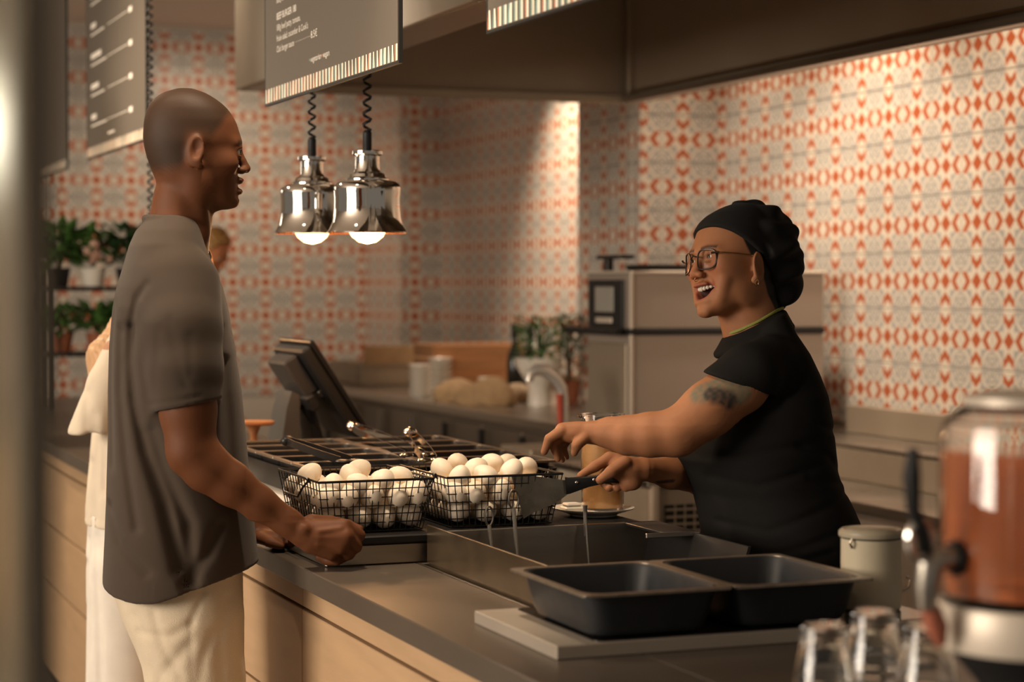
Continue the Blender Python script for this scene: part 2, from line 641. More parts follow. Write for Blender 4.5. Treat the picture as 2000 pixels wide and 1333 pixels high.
# ------------------------------------------------------------------ serving counter
CT = .91
cab = thing('counter_cabinet', 'long oak fronted counter base facing the guests', 'counter', (1.0, 3.73, 0))
cx = lambda *b, bv=0: box(b[0] - 1.0, b[1] - 1.0, b[2] - 3.73, b[3] - 3.73, b[4], b[5], bv)
DARKB = mat('dark_carcass', (.025, .02, .016), .7)
part('carcass', cab, DARKB, cx(1.05, 1.225, 1.2, 9.5, .1, .868), cx(1.225, 1.72, 1.2, 9.5, .1, .78), cx(1.225, 1.72, 1.2, 2.94, .78, .868), cx(1.225, 1.72, 3.60, 9.5, .78, .868))
part('plinth', cab, BLACK_P, cx(1.09, 1.70, 1.2, 9.5, 0, .1))
part('inner_face', cab, STEEL, cx(1.72, 1.735, 1.2, 9.5, .1, .868))
seams = [1.2, 1.33, 2.53, 3.73, 4.93, 6.13, 7.33, 8.53, 9.5]
for y0, y1 in zip(seams[:-1], seams[1:]):
    part('apron_panel', cab, WOODP, cx(1.03, 1.05, y0 + .001, y1 - .001, .820, .868, bv=.001))
    for z0, z1 in ((.613, .814), (.410, .607), (.105, .404)):
        part('drawer_front', cab, WOODP, cx(1.028, 1.05, y0 + .002, y1 - .002, z0, z1, bv=.0015))
top = thing('worktop', 'dark grey stone worktop along the serving counter', 'worktop', (1.0, 3.73, .87))
tx = lambda *b, bv=.002: box(b[0] - 1.0, b[1] - 1.0, b[2] - 3.73, b[3] - 3.73, b[4] - .87, b[5] - .87, bv)
part('front_slab', top, COUNTER, tx(1.0, 1.218, 1.2, 9.5, .87, CT))
part('slab', top, COUNTER, tx(1.2185, 1.74, 1.2, 2.94, .87, CT))
part('slab', top, COUNTER, tx(1.2185, 1.74, 3.60, 9.5, .87, CT))
part('edge_strip', top, STEEL, tx(1.2185, 1.224, 2.94, 3.60, .87, CT + .001, bv=.0005))

# ------------------------------------------------------------------ griddle set into the counter
gr = thing('griddle', 'built in steel griddle with splash guard beside the black pans', 'griddle', (1.45, 3.25, .78))
gx = lambda *b, bv=.0012: box(b[0] - 1.45, b[1] - 1.45, b[2] - 3.25, b[3] - 3.25, b[4] - .78, b[5] - .78, bv)
GRIME = mat('greasy_steel', (.30, .22, .14), .24, .9, var=.35, scale=14)
part('splash_guard', gr, GRIME, gx(1.232, 1.236, 2.99, 3.585, .80, .985))
part('back_guard', gr, STEEL, gx(1.236, 1.70, 3.575, 3.585, .80, .972))
part('end_guard', gr, BLACK_M, ([(.25, -.07, .19), (.25, .325, .19), (.20, .325, .02), (.20, -.07, .02),
                                 (.256, -.07, .19), (.256, .325, .19), (.206, .325, .02), (.206, -.07, .02)],
                                [(0, 1, 2, 3), (7, 6, 5, 4), (0, 4, 5, 1), (1, 5, 6, 2), (2, 6, 7, 3), (3, 7, 4, 0)]), smooth=0)
part('end_flange', gr, BLACK_M, gx(1.64, 1.712, 3.40, 3.585, .966, .972))
part('flange_edge', gr, STEEL, gx(1.60, 1.712, 3.394, 3.40, .964, .973))
part('housing', gr, STEEL_DK, gx(1.227, 1.72, 2.945, 3.595, .785, .80))
part('cooking_plate', gr, mat('seasoned_iron', (.03, .024, .018), .3, .6, var=.5, scale=12), gx(1.25, 1.64, 3.08, 3.53, .83, .862))
part('grease_trough', gr, GRIME, gx(1.245, 1.66, 3.535, 3.570, .835, .885))
part('trough_lip', gr, mat('brass_edge', (.5, .36, .2), .3, .9), gx(1.245, 1.665, 3.528, 3.534, .835, .889))
for k in range(7):
    part('vent_slat', gr, GRIME, gx(1.25 + k * .012, 1.256 + k * .012, 2.96, 2.975, .81, .88))
for (x, h, w_, g_) in ((1.395, .15, .010, 'pair'), (1.345, .12, .008, 'pair'), (1.545, .15, .006, 'one')):
    t = thing('steel_turner' if g_ == 'pair' else 'skewer', {1.395: 'looped steel utensil handle leaning on the griddle back guard',
              1.345: 'thin steel utensil standing at the far left of the griddle guard', 1.545: 'single steel skewer standing upright in the griddle'}[x], 'utensil', (x, 3.55, .862))
    if g_ == 'pair':
        part('shaft', t, STEEL, tube([(0, -.035, 0), (0, -.012, h * .55), (0, 0, h)], [.0035, .004, .004], 8))
        part('loop', t, STEEL, tube([(w_ * math.sin(a), .001, h + .018 - .018 * math.cos(a)) for a in np.linspace(0, 6.283, 14)[:-1]], .002, 6, closed=True))
    else:
        part('shaft', t, STEEL, tube([(0, -.02, 0), (0, .005, h)], .0025, 8))
        part('grip', t, STEEL, tube([(0, .004, h * .6), (.0, .005, h)], [.002, .005], 8))

# ledge for the eggs
ledge = thing('egg_ledge', 'low steel shelf with black top that carries the egg baskets', 'shelf', (1.365, 3.772, CT))
part('riser', ledge, STEEL, box(-.325, .325, -.165, .165, 0, .040, .003))
part('top', ledge, BLACK_M, box(-.335, .335, -.172, .172, .040, .056, .003))
LZ = CT + .056

# ------------------------------------------------------------------ egg baskets
def basket(name, x0, x1, y0, y1, z0, h, label):
    b = thing(name, label, 'basket', ((x0 + x1) / 2, (y0 + y1) / 2, z0), group='wire egg baskets')
    hx_, hy_ = (x1 - x0) / 2, (y1 - y0) / 2
    ins = .016
    wires = []
    nx, ny, nz_ = 17, 14, 6

    def pt(u, v, f):   # u,v in -1..1, f 0 bottom .. 1 top
        k = 1 - ins * (1 - f) / hx_
        return (u * hx_ * k, v * hy_ * k, f * h + .003)
    for i in range(nx + 1):
        u = -1 + 2 * i / nx
        wires.append(tube([pt(u, -1, 1), pt(u, -1, .04), pt(u, -1, .0), pt(u, 1, .0), pt(u, 1, .04), pt(u, 1, 1)], .0011, 5))
    for j in range(ny + 1):
        v = -1 + 2 * j / ny
        wires.append(tube([pt(-1, v, 1), pt(-1, v, .04), pt(-1, v, 0), pt(1, v, 0), pt(1, v, .04), pt(1, v, 1)], .0011, 5))
    for k in range(1, nz_):
        f = k / nz_
        wires.append(tube([pt(-1, -1, f), pt(1, -1, f), pt(1, 1, f), pt(-1, 1, f)], .0011, 5, closed=True))
    part('wire_mesh', b, BLACK_M, *wires, kind='stuff')
    part('rim', b, BLACK_M, tube([pt(-1, -1, 1), pt(1, -1, 1), pt(1, 1, 1), pt(-1, 1, 1)], .0024, 8, closed=True))
    for s in (-1, 1):
        part('handle', b, BLACK_M, tube([(s * hx_, -.075, h), (s * (hx_ + .010), -.072, h - .012), (s * (hx_ + .014), -.05, h - .032), (s * (hx_ + .014), .05, h - .032), (s * (hx_ + .010), .072, h - .012), (s * hx_, .075, h)], .0022, 8))
        part('clip', b, BLACK_M, tube([(s * (hx_ + .003), -.085, h + .006), (s * (hx_ - .003), -.08, h - .004), (s * (hx_ + .003), -.07, h + .005), (s * (hx_ - .003), -.064, h - .004)], .002, 6))
    return b


BH = .098
bkA = basket('egg_basket', 1.034, 1.262, 3.632, 3.925, LZ, BH, 'black wire basket of white eggs nearer the man')
bkB = basket('egg_basket', 1.290, 1.530, 3.632, 3.925, LZ, BH, 'black wire basket of white eggs behind the spatula')


def egg_mesh():
    prof = []
    for i in range(13):
        t = math.pi * i / 12
        z = -math.cos(t)
        r = math.sin(t) * (1 - .13 * z)
        prof.append((r * .0222, z * .0268))
    V, F = lathe(prof, 18)
    return mesh_of('egg', V, F, EGG, 60)


EGGM = egg_mesh()
rnd = random.Random(5)


def fill_eggs(x0, x1, y0, y1, z0, grp, which, tops):
    pos = []
    nx, ny = 4, 5
    dx, dy = (x1 - x0 - .078) / (nx - 1), (y1 - y0 - .078) / (ny - 1)
    for i in range(nx):
        for j in range(ny):
            pos.append((x0 + .039 + dx * i, y0 + .039 + dy * j, z0 + .0275))
    for i in range(nx + 1):                      # second layer nests between the first
        for j in range(ny + 1):
            x = min(max(x0 + .039 + dx * (i - .5), x0 + .0265), x1 - .0265)
            y = min(max(y0 + .039 + dy * (j - .5), y0 + .0265), y1 - .0265)
            pos.append((x, y, z0 + .0640))
    for (i, j, dz) in tops:
        pos.append((x0 + .039 + dx * i, y0 + .039 + dy * j, z0 + .0985 + dz))
    for q in pos:
        o = bpy.data.objects.new('egg', EGGM)
        link(o)
        o.location = (q[0] + rnd.uniform(-.0015, .0015), q[1] + rnd.uniform(-.0015, .0015), q[2] + rnd.uniform(-.001, .002))
        o.rotation_euler = (rnd.uniform(-1.3, 1.3), rnd.uniform(-1.0, 1.0), rnd.uniform(0, 6.28))
        tag(o, 'white egg lying in the ' + which, 'egg', grp)


fill_eggs(1.034, 1.262, 3.632, 3.925, LZ + .004, 'eggs in the basket nearer the man', 'wire basket nearer the man',
          [(0, 0, -.012), (1, 1, .0), (2, 0, -.006), (3, 1, -.006), (2, 3, 0), (0, 3, -.006), (1, 0, -.012)])
fill_eggs(1.290, 1.530, 3.632, 3.925, LZ + .004, 'eggs in the basket behind the spatula', 'wire basket behind the spatula',
          [(0, 0, -.008), (1, 1, .006), (2, 0, .002), (2, 2, .008), (3, 1, .004), (1, 3, .006), (0, 2, 0), (3, 3, .002), (1, 0, -.006)])

# ------------------------------------------------------------------ hot food station
hs = thing('hot_food_station', 'pale steel bain marie base under the black food pans', 'food warmer', (1.39, 4.36, CT))
part('base', hs, mat('pale_enamel', (.55, .50, .43), .35, .2), loft([rr(0, 0, .275, .40, .07, 0, 6), rr(0, 0, .295, .42, .08, .03, 6), rr(0, 0, .295, .42, .08, .07, 6), rr(0, 0, .285, .41, .08, .078, 6)]))
part('pan_frame', hs, BLACK_M, loft([rr(0, 0, .255, .375, .02, .078), rr(0, 0, .278, .39, .02, .135), rr(0, 0, .272, .384, .02, .135), rr(0, 0, .25, .37, .02, .0793)], cap0=True, cap1=True))
PZ = 1.06
SEASON = mat('pan_black', (.020, .018, .017), .33, .2, var=.4, scale=20)
names_x = ('guest side', 'kitchen side')
names_y = ('nearest the eggs', 'second from the eggs', 'in the middle', 'second from the till', 'nearest the till')
FOOD = mat('crispy_potato', (.42, .15, .035), .55, 0, var=.5, scale=40, bump=.6, bscale=90)
FOOD2 = mat('dark_stew', (.06, .03, .015), .3, 0, var=.6, scale=40, bump=.6, bscale=60)
for i in range(2):
    for j in range(5):
        px_, py_ = 1.39 + (-.138 if i == 0 else .138), 4.03 + .075 + j * .1535 - .05
        f = thing('food_pan', 'long black food pan %s of the warmer, %s' % (names_x[i], names_y[j]), 'pan', (px_, py_, PZ - .07), group='black food pans in the warmer')
        part('tray', f, SEASON, pan_shape(0, 0, .137, .0765, 0, .07, rc=.02, flange=.009))
        part('rim', f, RIMW, loft([rr(0, 0, .1375, .077, .008, .0665), rr(0, 0, .1375, .077, .008, .0712), rr(0, 0, .1265, .066, .018, .0712), rr(0, 0, .1265, .066, .018, .0665)], closed=True))
        if (i, j) in ((1, 0), (1, 1), (0, 3), (0, 1), (1, 3)):
            o = part('food_heap', f, FOOD if i else FOOD2, *[sphere((rnd.uniform(-.09, .09), rnd.uniform(-.04, .04), .028 + rnd.uniform(0, .02)), rnd.uniform(.012, .02), 8, 6, (1.3, 1, .8)) for _ in range(34)], kind='stuff')


def tongs(a, b, wdt, label, m):
    a, b = Vector(a), Vector(b)
    t = thing('serving_tongs', label, 'tongs', tuple(b), group='serving tongs on the food pans')
    d = (a - b)
    s = Vector((0, 0, 1)).cross(d).normalized()
    for k in (-1, 1):
        pts = [Vector((0, 0, 0)) + s * k * wdt, d * .35 + s * k * wdt * 1.1, d * .8 + s * k * wdt * .8, d + s * k * wdt * .25]
        V, F = [], []
        loops = []
        for q in pts:
            n_ = Vector((0, 0, .008))
            loops.append([tuple(q + n_ + s * .0012), tuple(q - n_ + s * .0012), tuple(q - n_ - s * .0012), tuple(q + n_ - s * .0012)])
        part('arm', t, m, loft(loops))
        part('claw', t, m, sphere(tuple(s * k * wdt - d.normalized() * .01), .014, 10, 6, (1.2, 1.2, .35)))
    part('hinge', t, m, sphere(tuple(d), .013, 14, 8, (1.3, .9, .9)))
    part('ring', t, m, tube([tuple(d * 1.06 + Vector((0, .009 * math.cos(q), .009 * math.sin(q)))) for q in np.linspace(0, 6.28, 11)[:-1]], .0018, 6, closed=True))
    return t


tongs((1.395, 4.60, 1.10), (1.375, 4.08, 1.075), .022, 'long steel tongs with a bright end lying down the middle of the pans', CHROME)
tongs((1.435, 4.29, 1.105), (1.385, 4.01, 1.070), .014, 'short steel tongs lying close to the right egg basket', CHROME)
tongs((1.150, 4.285, 1.095), (1.205, 4.02, 1.072), .014, 'dark steel tongs lying at the guest side edge of the pans', BLACK_M)

# ------------------------------------------------------------------ heat lamps
BULB = mat('heat_bulb', (1, .75, .45), .3, emit=(1.0, .55, .24), estr=5)
COPPER_IN = mat('shade_inside', (.75, .5, .32), .25, 1.0, var=.03)


def heat_lamp(x, y, z, label, r=.088, power=4.5):
    t = thing('heat_lamp', label, 'lamp', (x, y, z), group='heat lamps on coiled cords')
    prof = [(.99, 0), (1.0, .003), (.95, .010), (.885, .022), (.845, .038), (.82, .058), (.815, .078), (.83, .094), (.835, .104), (.80, .112), (.70, .118), (.52, .121)]
    part('shade', t, CHROME, lathe([(p[0] * r, p[1]) for p in prof], 40, cap0=False, cap1=False),
         lathe([(p[0] * r - .0012, p[1]) for p in prof], 40, cap0=False, cap1=False))
    part('shade_lining', t, COPPER_IN, lathe([(p[0] * r - .0016, p[1]) for p in prof], 40, cap0=False, cap1=False))
    part('collar', t, CHROME, lathe([(.54 * r, .119), (.54 * r, .124), (.46 * r, .128), (.44 * r, .135), (.33 * r, .140), (.305 * r, .148), (.30 * r, .176), (.38 * r, .180), (.38 * r, .187), (.28 * r, .190)], 32))
    part('bulb', t, BULB, lathe([(.0, -.024), (.020, -.020), (.036, -.008), (.045, .010), (.040, .035), (.022, .06), (.016, .075), (.016, .10)], 24))
    part('bulb_socket', t, CHROME, lathe([(.018, .085), (.02, .118)], 16))
    part('cord_grip', t, BLACK_P, lathe([(.008, .186), (.0105, .19), (.0105, .23), (.006, .236)], 16))
    zt = CEIL - z
    n = int((zt - .236) / .0042)
    path = [(.0085 * math.cos(k * 1.05), .0085 * math.sin(k * 1.05), .236 + (zt - .236) * k / n) for k in range(n + 1)]
    part('coiled_cord', t, BLACK_P, tube(path, .0034, 6))
    light('heat_lamp_glow', 'POINT', (0, 0, -.035), None, power, (1.0, .52, .22), shadow_soft_size=.03).parent = t
    return t


heat_lamp(1.372, 4.408, 1.556, 'chrome heat lamp on the right, in front of its twin', .092)
heat_lamp(1.336, 4.745, 1.562, 'chrome heat lamp on the left, partly behind its twin', .092)
heat_lamp(1.18, 5.95, 1.42, 'chrome heat lamp whose coiled cord hangs behind the head of the man', .088, 3)


# ------------------------------------------------------------------ hob plate with two pans, canister
hob = thing('hob_plate', 'flat hob plate with pale steel border under the two black pans', 'hob', (1.41, 2.765, CT))
part('border', hob, mat('hob_border', (.38, .325, .265), .4, .35, var=.08), box(-.325, .325, -.168, .165, 0, .020, .0015))
part('glass_top', hob, mat('hob_glass', (.012, .011, .010), .12, 0, var=.1), loft([rr(.028, -.001, .288, .158, .015, .0195), rr(.028, -.001, .288, .158, .015, .0212)]))
HBZ = CT + .0212
for (x, lab) in ((1.2425, 'deep black enamel pan on the hob, nearer the man'), (1.4785, 'deep black enamel pan on the hob, next to the cream canister')):
    p_ = thing('roasting_pan', lab, 'pan', (x, 2.735, HBZ), group='black pans on the hob')
    part('tray', p_, BLACK, pan_shape(0, 0, .118, .148, 0, .068, flange=.012, rc=.032, fil=.018, taper=.010))
    part('rim', p_, RIMW, loft([rr(0, 0, .1184, .1484, .010, .0655), rr(0, 0, .1184, .1484, .010, .0692), rr(0, 0, .108, .138, .030, .0692), rr(0, 0, .108, .138, .030, .0655)], closed=True))
can = thing('canister', 'cream enamel canister with a lid beside the right black pan', 'canister', (1.668, 2.715, HBZ))
CREAM = mat('cream_enamel', (.50, .43, .31), .35, 0, var=.06)
part('body', can, CREAM, lathe([(.044, 0), (.047, .004), (.047, .112), (.0475, .114)], 40))
part('lid', can, mat('lid_olive', (.33, .28, .20), .35), lathe([(.0500, .114), (.051, .117), (.0505, .122), (.046, .126), (.040, .1245), (.036, .127), (.010, .1285), (0.001, .129)], 40))
part('lid_seal', can, BLACK_P, lathe([(.0478, .1115), (.0482, .1138), (.047, .1139)], 40))
part('latch', can, STEEL, tube([(.046, -.018, .028), (.056, -.02, .034), (.060, -.02, .046), (.052, -.02, .050)], .0022, 6))
part('clip', can, STEEL, tube([(-.046, -.02, .100), (-.051, -.022, .107), (-.046, -.02, .113)], .002, 6))

# ------------------------------------------------------------------ jug of batter on a plate
pl = thing('plate', 'white plate under the glass jug at the end of the egg ledge', 'plate', (1.655, 3.765, LZ))
part('dish', pl, WHITE_C, lathe([(.0, .0), (.048, .0), (.05, .003), (.083, .014), (.0845, .0165), (.082, .0165), (.05, .0065), (.0, .0055)], 48))
sh = solo('folded_napkin', 'small white folded napkin on the plate by the jug', 'napkin', WHITE_C, box(-.022, .022, -.018, .018, 0, .010, .003), box(-.018, .015, -.014, .016, .010, .017, .003), loc=(1.600, 3.745, LZ + .0125))
jug = thing('glass_jug', 'tall glass jug of orange batter standing on the white plate', 'jug', (1.68, 3.775, LZ + .0068))
jp = [(.0, 0), (.040, 0), (.043, .004), (.0445, .06), (.0455, .198), (.0462, .2), (.0445, .2), (.0435, .06), (.0415, .008), (0, .006)]
part('vessel', jug, GLASS, lathe(jp, 40))
part('batter', jug, mat('orange_batter', (.82, .44, .17), .4, 0, var=.06, sss=.15), lathe([(0, .0065), (.0408, .0088), (.0428, .06), (.0436, .160), (.0434, .162), (0, .162)], 40))
part('spout', jug, GLASS, loft([[(-.043 - .004 * k, .012 * s * (1 - k * .3), .185 + .006 * k) for s in (-1, -.5, 0, .5, 1)] + [(-.0455 - .010 * k, .010 * s * (1 - k * .3), .196 + .003 * k) for s in (1, .5, 0, -.5, -1)] for k in (0, .5, 1)]))

# ------------------------------------------------------------------ beverage dispenser and glasses in front
TEA = mat('red_tea', (.86, .27, .10), .06, 0, var=.06, trans=.6, ior=1.33)
dp = thing('drink_dispenser', 'glass drink dispenser of red iced tea with a tap', 'dispenser', (1.214, 1.668, CT))
part('stand', dp, BLACK_P, lathe([(.085, 0), (.088, .006), (.06, .02), (.055, .13), (.085, .165), (.094, .172)], 40))
part('stand_ring', dp, STEEL_LT, lathe([(.088, .168), (.097, .170), (.098, .174), (.098, .210), (.096, .214), (.088, .214)], 48))
part('jar', dp, GLASS, lathe([(0, .214), (.088, .214), (.094, .222), (.095, .24), (.095, .375), (.090, .395), (.072, .408), (.068, .414), (.066, .414), (.068, .406), (.087, .392), (.0925, .375), (.0925, .24), (.090, .224), (0, .219)], 48))
part('tea', dp, TEA, lathe([(0, .2195), (.0895, .2245), (.092, .24), (.092, .366), (0, .366)], 48))
part('lid', dp, STEEL_LT, lathe([(.069, .409), (.074, .411), (.074, .418), (.05, .424), (.012, .426), (.012, .436), (.006, .44), (0, .44)], 40))
tp = part('tap', dp, STEEL, tube([(-.093, -.005, .262), (-.118, -.006, .262), (-.128, -.006, .256), (-.130, -.006, .236), (-.130, -.006, .214)], [.012, .012, .013, .012, .009], 14))
part('tap_nut', tp, BLACK_P, tube([(-.093, -.005, .262), (-.100, -.005, .262)], .018, 8))
part('tap_lever', tp, BLACK_P, tube([(-.130, -.006, .25), (-.134, -.006, .285), (-.148, -.010, .310), (-.152, -.012, .345), (-.150, -.012, .372)], [.006, .008, .007, .009, .005], 10))
part('tap_ring', tp, CHROME, tube([(-.140 + .012 * math.cos(a), -.008, .283 + .018 * math.sin(a)) for a in np.linspace(0, 6.28, 15)[:-1]], .004, 8, closed=True))
part('tap_spout', tp, mat('spout_red', (.38, .12, .07), .4), tube([(-.126, -.006, .214), (-.118, -.006, .195), (-.113, -.006, .178)], [.010, .011, .005], 12))
gl_pos = [(1610, (1.118, 1.915), 'leftmost of the upturned drinking glasses'), (0, (1.218, 1.975), 'middle one of the three upturned drinking glasses'), (0, (1.222, 1.872), 'upturned drinking glass closest to the drink dispenser')]
for _, (x, y), lab in gl_pos:
    g = thing('drinking_glass', lab, 'glass', (x, y, CT), group='upturned drinking glasses')
    prof = [(.0375, .0), (.0385, .012), (.037, .05), (.034, .095), (.0275, .130), (.0255, .147), (.0245, .154), (.021, .157), (0, .1575), (0, .140), (.021, .138), (.024, .128), (.0315, .094), (.0345, .05), (.0358, .012), (.0352, .0)]
    part('bowl', g, GLASS, lathe(prof, 28, cap0=False, cap1=False))
    rings = [lathe([(r_ - .0012, z - .0025), (r_, z), (r_ - .0012, z + .0025)], 28, cap0=False, cap1=False) for r_, z in ((.0350, .088), (.0368, .060))]
    part('facet_band', g, GLASS, *rings)

# ------------------------------------------------------------------ till on the counter
till = thing('till_monitor', 'black touch screen till on an angled stand beyond the food pans', 'till', (1.44, 5.24, CT))
SCR = BLACK_P
tilt = Matrix.Rotation(R(32), 4, 'Y')
part('base', till, BLACK_P, box(-.09, .10, -.10, .10, 0, .018, .004))
part('stand_leg', till, mat('stand_grey', (.10, .095, .09), .35, .4), loft([[(-.085, -.08, .018), (-.02, -.08, .018), (-.02, .08, .018), (-.085, .08, .018)], [(-.055, -.07, .20), (-.02, -.07, .20), (-.02, .07, .20), (-.055, .07, .20)], [(-.040, -.065, .245), (-.01, -.065, .235), (-.01, .065, .235), (-.04, .065, .245)]]))
part('stand_leg', till, BLACK_P, loft([[(.03, -.07, .018), (.065, -.07, .018), (.065, .07, .018), (.03, .07, .018)], [(.02, -.06, .13), (.045, -.06, .13), (.045, .06, .13), (.02, .06, .13)], [(.0, -.055, .235), (.02, -.055, .225), (.02, .055, .225), (.0, .055, .235)]]))
m_ = Matrix.Translation((.055, 0, .265)) @ Matrix.Rotation(R(-33), 4, 'Y')
part('screen_body', till, BLACK_P, xf(box(-.030, .0, -.155, .155, -.155, .125, .006), m_))
part('screen_bezel', till, BLACK_M, xf(box(.0, .012, -.165, .165, -.165, .135, .003), m_))
part('glass_face', till, mat('screen_off', (.01, .01, .012), .08), xf(box(.012, .0135, -.15, .15, -.15, .12), m_))
part('rear_box', till, mat('till_rear', (.045, .042, .04), .3), xf(box(-.075, -.030, -.09, .09, .0, .115, .006), m_))
part('guest_display', till, BLACK_P, xf(box(-.085, -.06, -.14, .04, -.03, .01, .003), m_))
part('bracket', till, STEEL, xf(box(-.04, -.03, -.10, .10, -.02, .0, .002), m_))
part('cable', till, BLACK_P, tube([(-.02, -.03, .22), (.02, -.06, .15), (.06, -.06, .10), (.08, -.03, .05), (.085, 0, .02)], .004, 8))

# small wooden stand; orange lamp light is put into its wood colour
ws = thing('cake_stand', 'small wooden stand in lamplight orange on the counter left of the till', 'stand', (1.272, 5.08, CT))
OR = mat('lit_wood', (.55, .24, .10), .45, 0, var=.15)
part('board', ws, OR, lathe([(.0, .165), (.05, .165), (.054, .169), (.054, .175), (0, .175)], 28))
part('stem', ws, OR, lathe([(.04, 0), (.036, .008), (.012, .02), (.010, .14), (.02, .165)], 20))

# ------------------------------------------------------------------ back line: oven, fridge, counters
OVM = mat('oven_steel', (.36, .30, .25), .42, .35, var=.06, scale=2)
ov = thing('combi_oven', 'tall pair of stacked steel ovens behind the cook', 'oven', (3.32, 6.58, 0))
ox = lambda *b, bv=.004: box(b[0] - 3.32, b[1] - 3.32, b[2] - 6.58, b[3] - 6.58, b[4], b[5], bv)
part('lower_body', ov, OVM, ox(2.955, 3.72, 6.385, 6.78, .12, 1.262))
part('upper_body', ov, OVM, ox(2.955, 3.72, 6.385, 6.78, 1.282, 1.475))
part('dark_seam', ov, BLACK_P, ox(2.945, 3.72, 6.375, 6.78, 1.262, 1.282, bv=.002))
part('top_plate', ov, STEEL_LT, ox(2.945, 3.73, 6.375, 6.79, 1.475, 1.487))
cp = part('control_panel', ov, BLACK_P, ox(2.944, 2.955, 6.45, 6.75, 1.285, 1.455))
part('display', cp, mat('panel_display', (.30, .28, .24), .3), ox(2.941, 2.944, 6.52, 6.68, 1.34, 1.43, bv=.001))
part('dial', cp, STEEL_LT, ox(2.938, 2.944, 6.53, 6.67, 1.30, 1.32, bv=.002))
part('door', ov, STEEL_DK, ox(2.945, 2.955, 6.42, 6.76, .62, 1.23))
part('door_handle', ov, BLACK_P, cyl((2.905 - 3.32, 6.40 - 6.58, 1.272), (2.905 - 3.32, 6.85 - 6.58, 1.272), .012, 12), cyl((2.905 - 3.32, -.1, 1.272), (2.95 - 3.32, -.1, 1.272), .008, 8), cyl((2.905 - 3.32, .12, 1.272), (2.95 - 3.32, .12, 1.272), .008, 8))
part('edge_trim', ov, STEEL_LT, ox(2.944, 2.956, 6.378, 6.388, .14, 1.262, bv=.001), ox(2.944, 2.956, 6.378, 6.388, 1.283, 1.475, bv=.001))
for s in ((-.33, -.16), (-.33, .16), (.36, -.16), (.36, .16)):
    part('foot', ov, BLACK_P, cyl((s[0], s[1], 0), (s[0], s[1], .122), .02, 10))
solo('black_tray', 'flat black tray lying on top of the ovens', 'tray', BLACK_M, pan_shape(0, 0, .16, .11, 0, .022, rc=.01, fil=.004, taper=.002), loc=(3.18, 6.52, 1.487))
part('flue', ov, BLACK_M, ox(2.975, 3.035, 6.54, 6.75, 1.530, 1.545, bv=.003), ox(2.99, 3.015, 6.68, 6.72, 1.487, 1.53, bv=.002))

fr = thing('undercounter_fridge', 'low pale fridge with dark vent grilles behind the cook', 'fridge', (2.85, 5.75, 0))
FRM = mat('fridge_enamel', (.34, .29, .23), .5, .1)
part('body', fr, FRM, box(-.30, .30, -.35, .35, .08, .835, .006))
part('corner_post', fr, STEEL_LT, cyl((-.285, -.362, .08), (-.285, -.362, .84), .016, 14))
part('top', fr, STEEL, box(-.31, .31, -.37, .36, .835, .855, .003))
for zz in (.68, .555):
    v = part('vent_grille', fr, BLACK_P, box(-.245, -.115, -.354, -.349, zz - .012, zz + .10))
    for k in range(5):
        part('slat', v, FRM, box(-.245, -.115, -.358, -.352, zz - .005 + k * .022, zz + .001 + k * .022))
    for k in range(1, 4):
        part('bar', v, FRM, box(-.245 + k * .0325 - .002, -.245 + k * .0325 + .002, -.357, -.352, zz - .012, zz + .10))
for s in ((-.26, -.3), (.26, -.3), (-.26, .3), (.26, .3)):
    part('foot', fr, BLACK_P, cyl((s[0], s[1], 0), (s[0], s[1], .082), .02, 10))

bc = thing('back_counter', 'steel back counter along the tiled wall, crowded with kitchen things', 'counter', (3.3, 8.9, 0))
bx_ = lambda *b, bv=.003: box(b[0] - 3.3, b[1] - 3.3, b[2] - 8.9, b[3] - 8.9, b[4], b[5], bv)
CARC = mat('back_cabinet', (.14, .105, .075), .4, .4, var=.15)
part('worktop', bc, STEEL, bx_(2.87, 3.49, 6.82, 10.94, .885, .92), bx_(3.49, 3.84, 8.13, 10.94, .885, .92))
part('carcass', bc, CARC, bx_(2.92, 3.49, 6.84, 10.92, .1, .885), bx_(3.49, 3.84, 8.13, 10.92, .1, .885))
part('upstand', bc, STEEL, bx_(3.82, 3.848, 8.13, 10.94, .92, 1.0))
for k in range(9):
    y0 = 6.86 + k * .45
    d_ = part('cabinet_door', bc, CARC, bx_(2.905, 2.92, y0, y0 + .44, .16, .86))
    part('handle', d_, CHROME if 3 <= k <= 5 else BLACK_M, cyl((2.885 - 3.3, y0 + .40 - 8.9, .60), (2.885 - 3.3, y0 + .40 - 8.9, .845), .012, 10))
part('plinth', bc, BLACK_P, bx_(2.96, 3.48, 6.84, 10.92, 0, .1))

sk = thing('sink_counter', 'stepped steel sink counter against the tiles right of the cook', 'counter', (3.5, 4.6, 0))
sx_ = lambda *b, bv=.003: box(b[0] - 3.5, b[1] - 4.6, b[2], b[3], b[4], b[5], bv) if False else box(b[0] - 3.5, b[1] - 3.5, b[2] - 4.6, b[3] - 4.6, b[4], b[5], bv)
part('backsplash', sk, STEEL_DK, sx_(3.80, 3.848, 3.0, 6.36, .90, 1.0))
part('top_shelf', sk, STEEL, sx_(3.52, 3.80, 3.0, 6.36, .885, .90))
part('drop_face', sk, STEEL_DK, sx_(3.52, 3.53, 3.0, 6.36, .78, .885))
part('worktop', sk, STEEL, sx_(3.18, 3.52, 3.0, 6.36, .75, .78))
part('body', sk, OVM, sx_(3.22, 3.80, 3.0, 6.36, .1, .75))
part('plinth', sk, BLACK_P, sx_(3.26, 3.80, 3.0, 6.36, 0, .1))

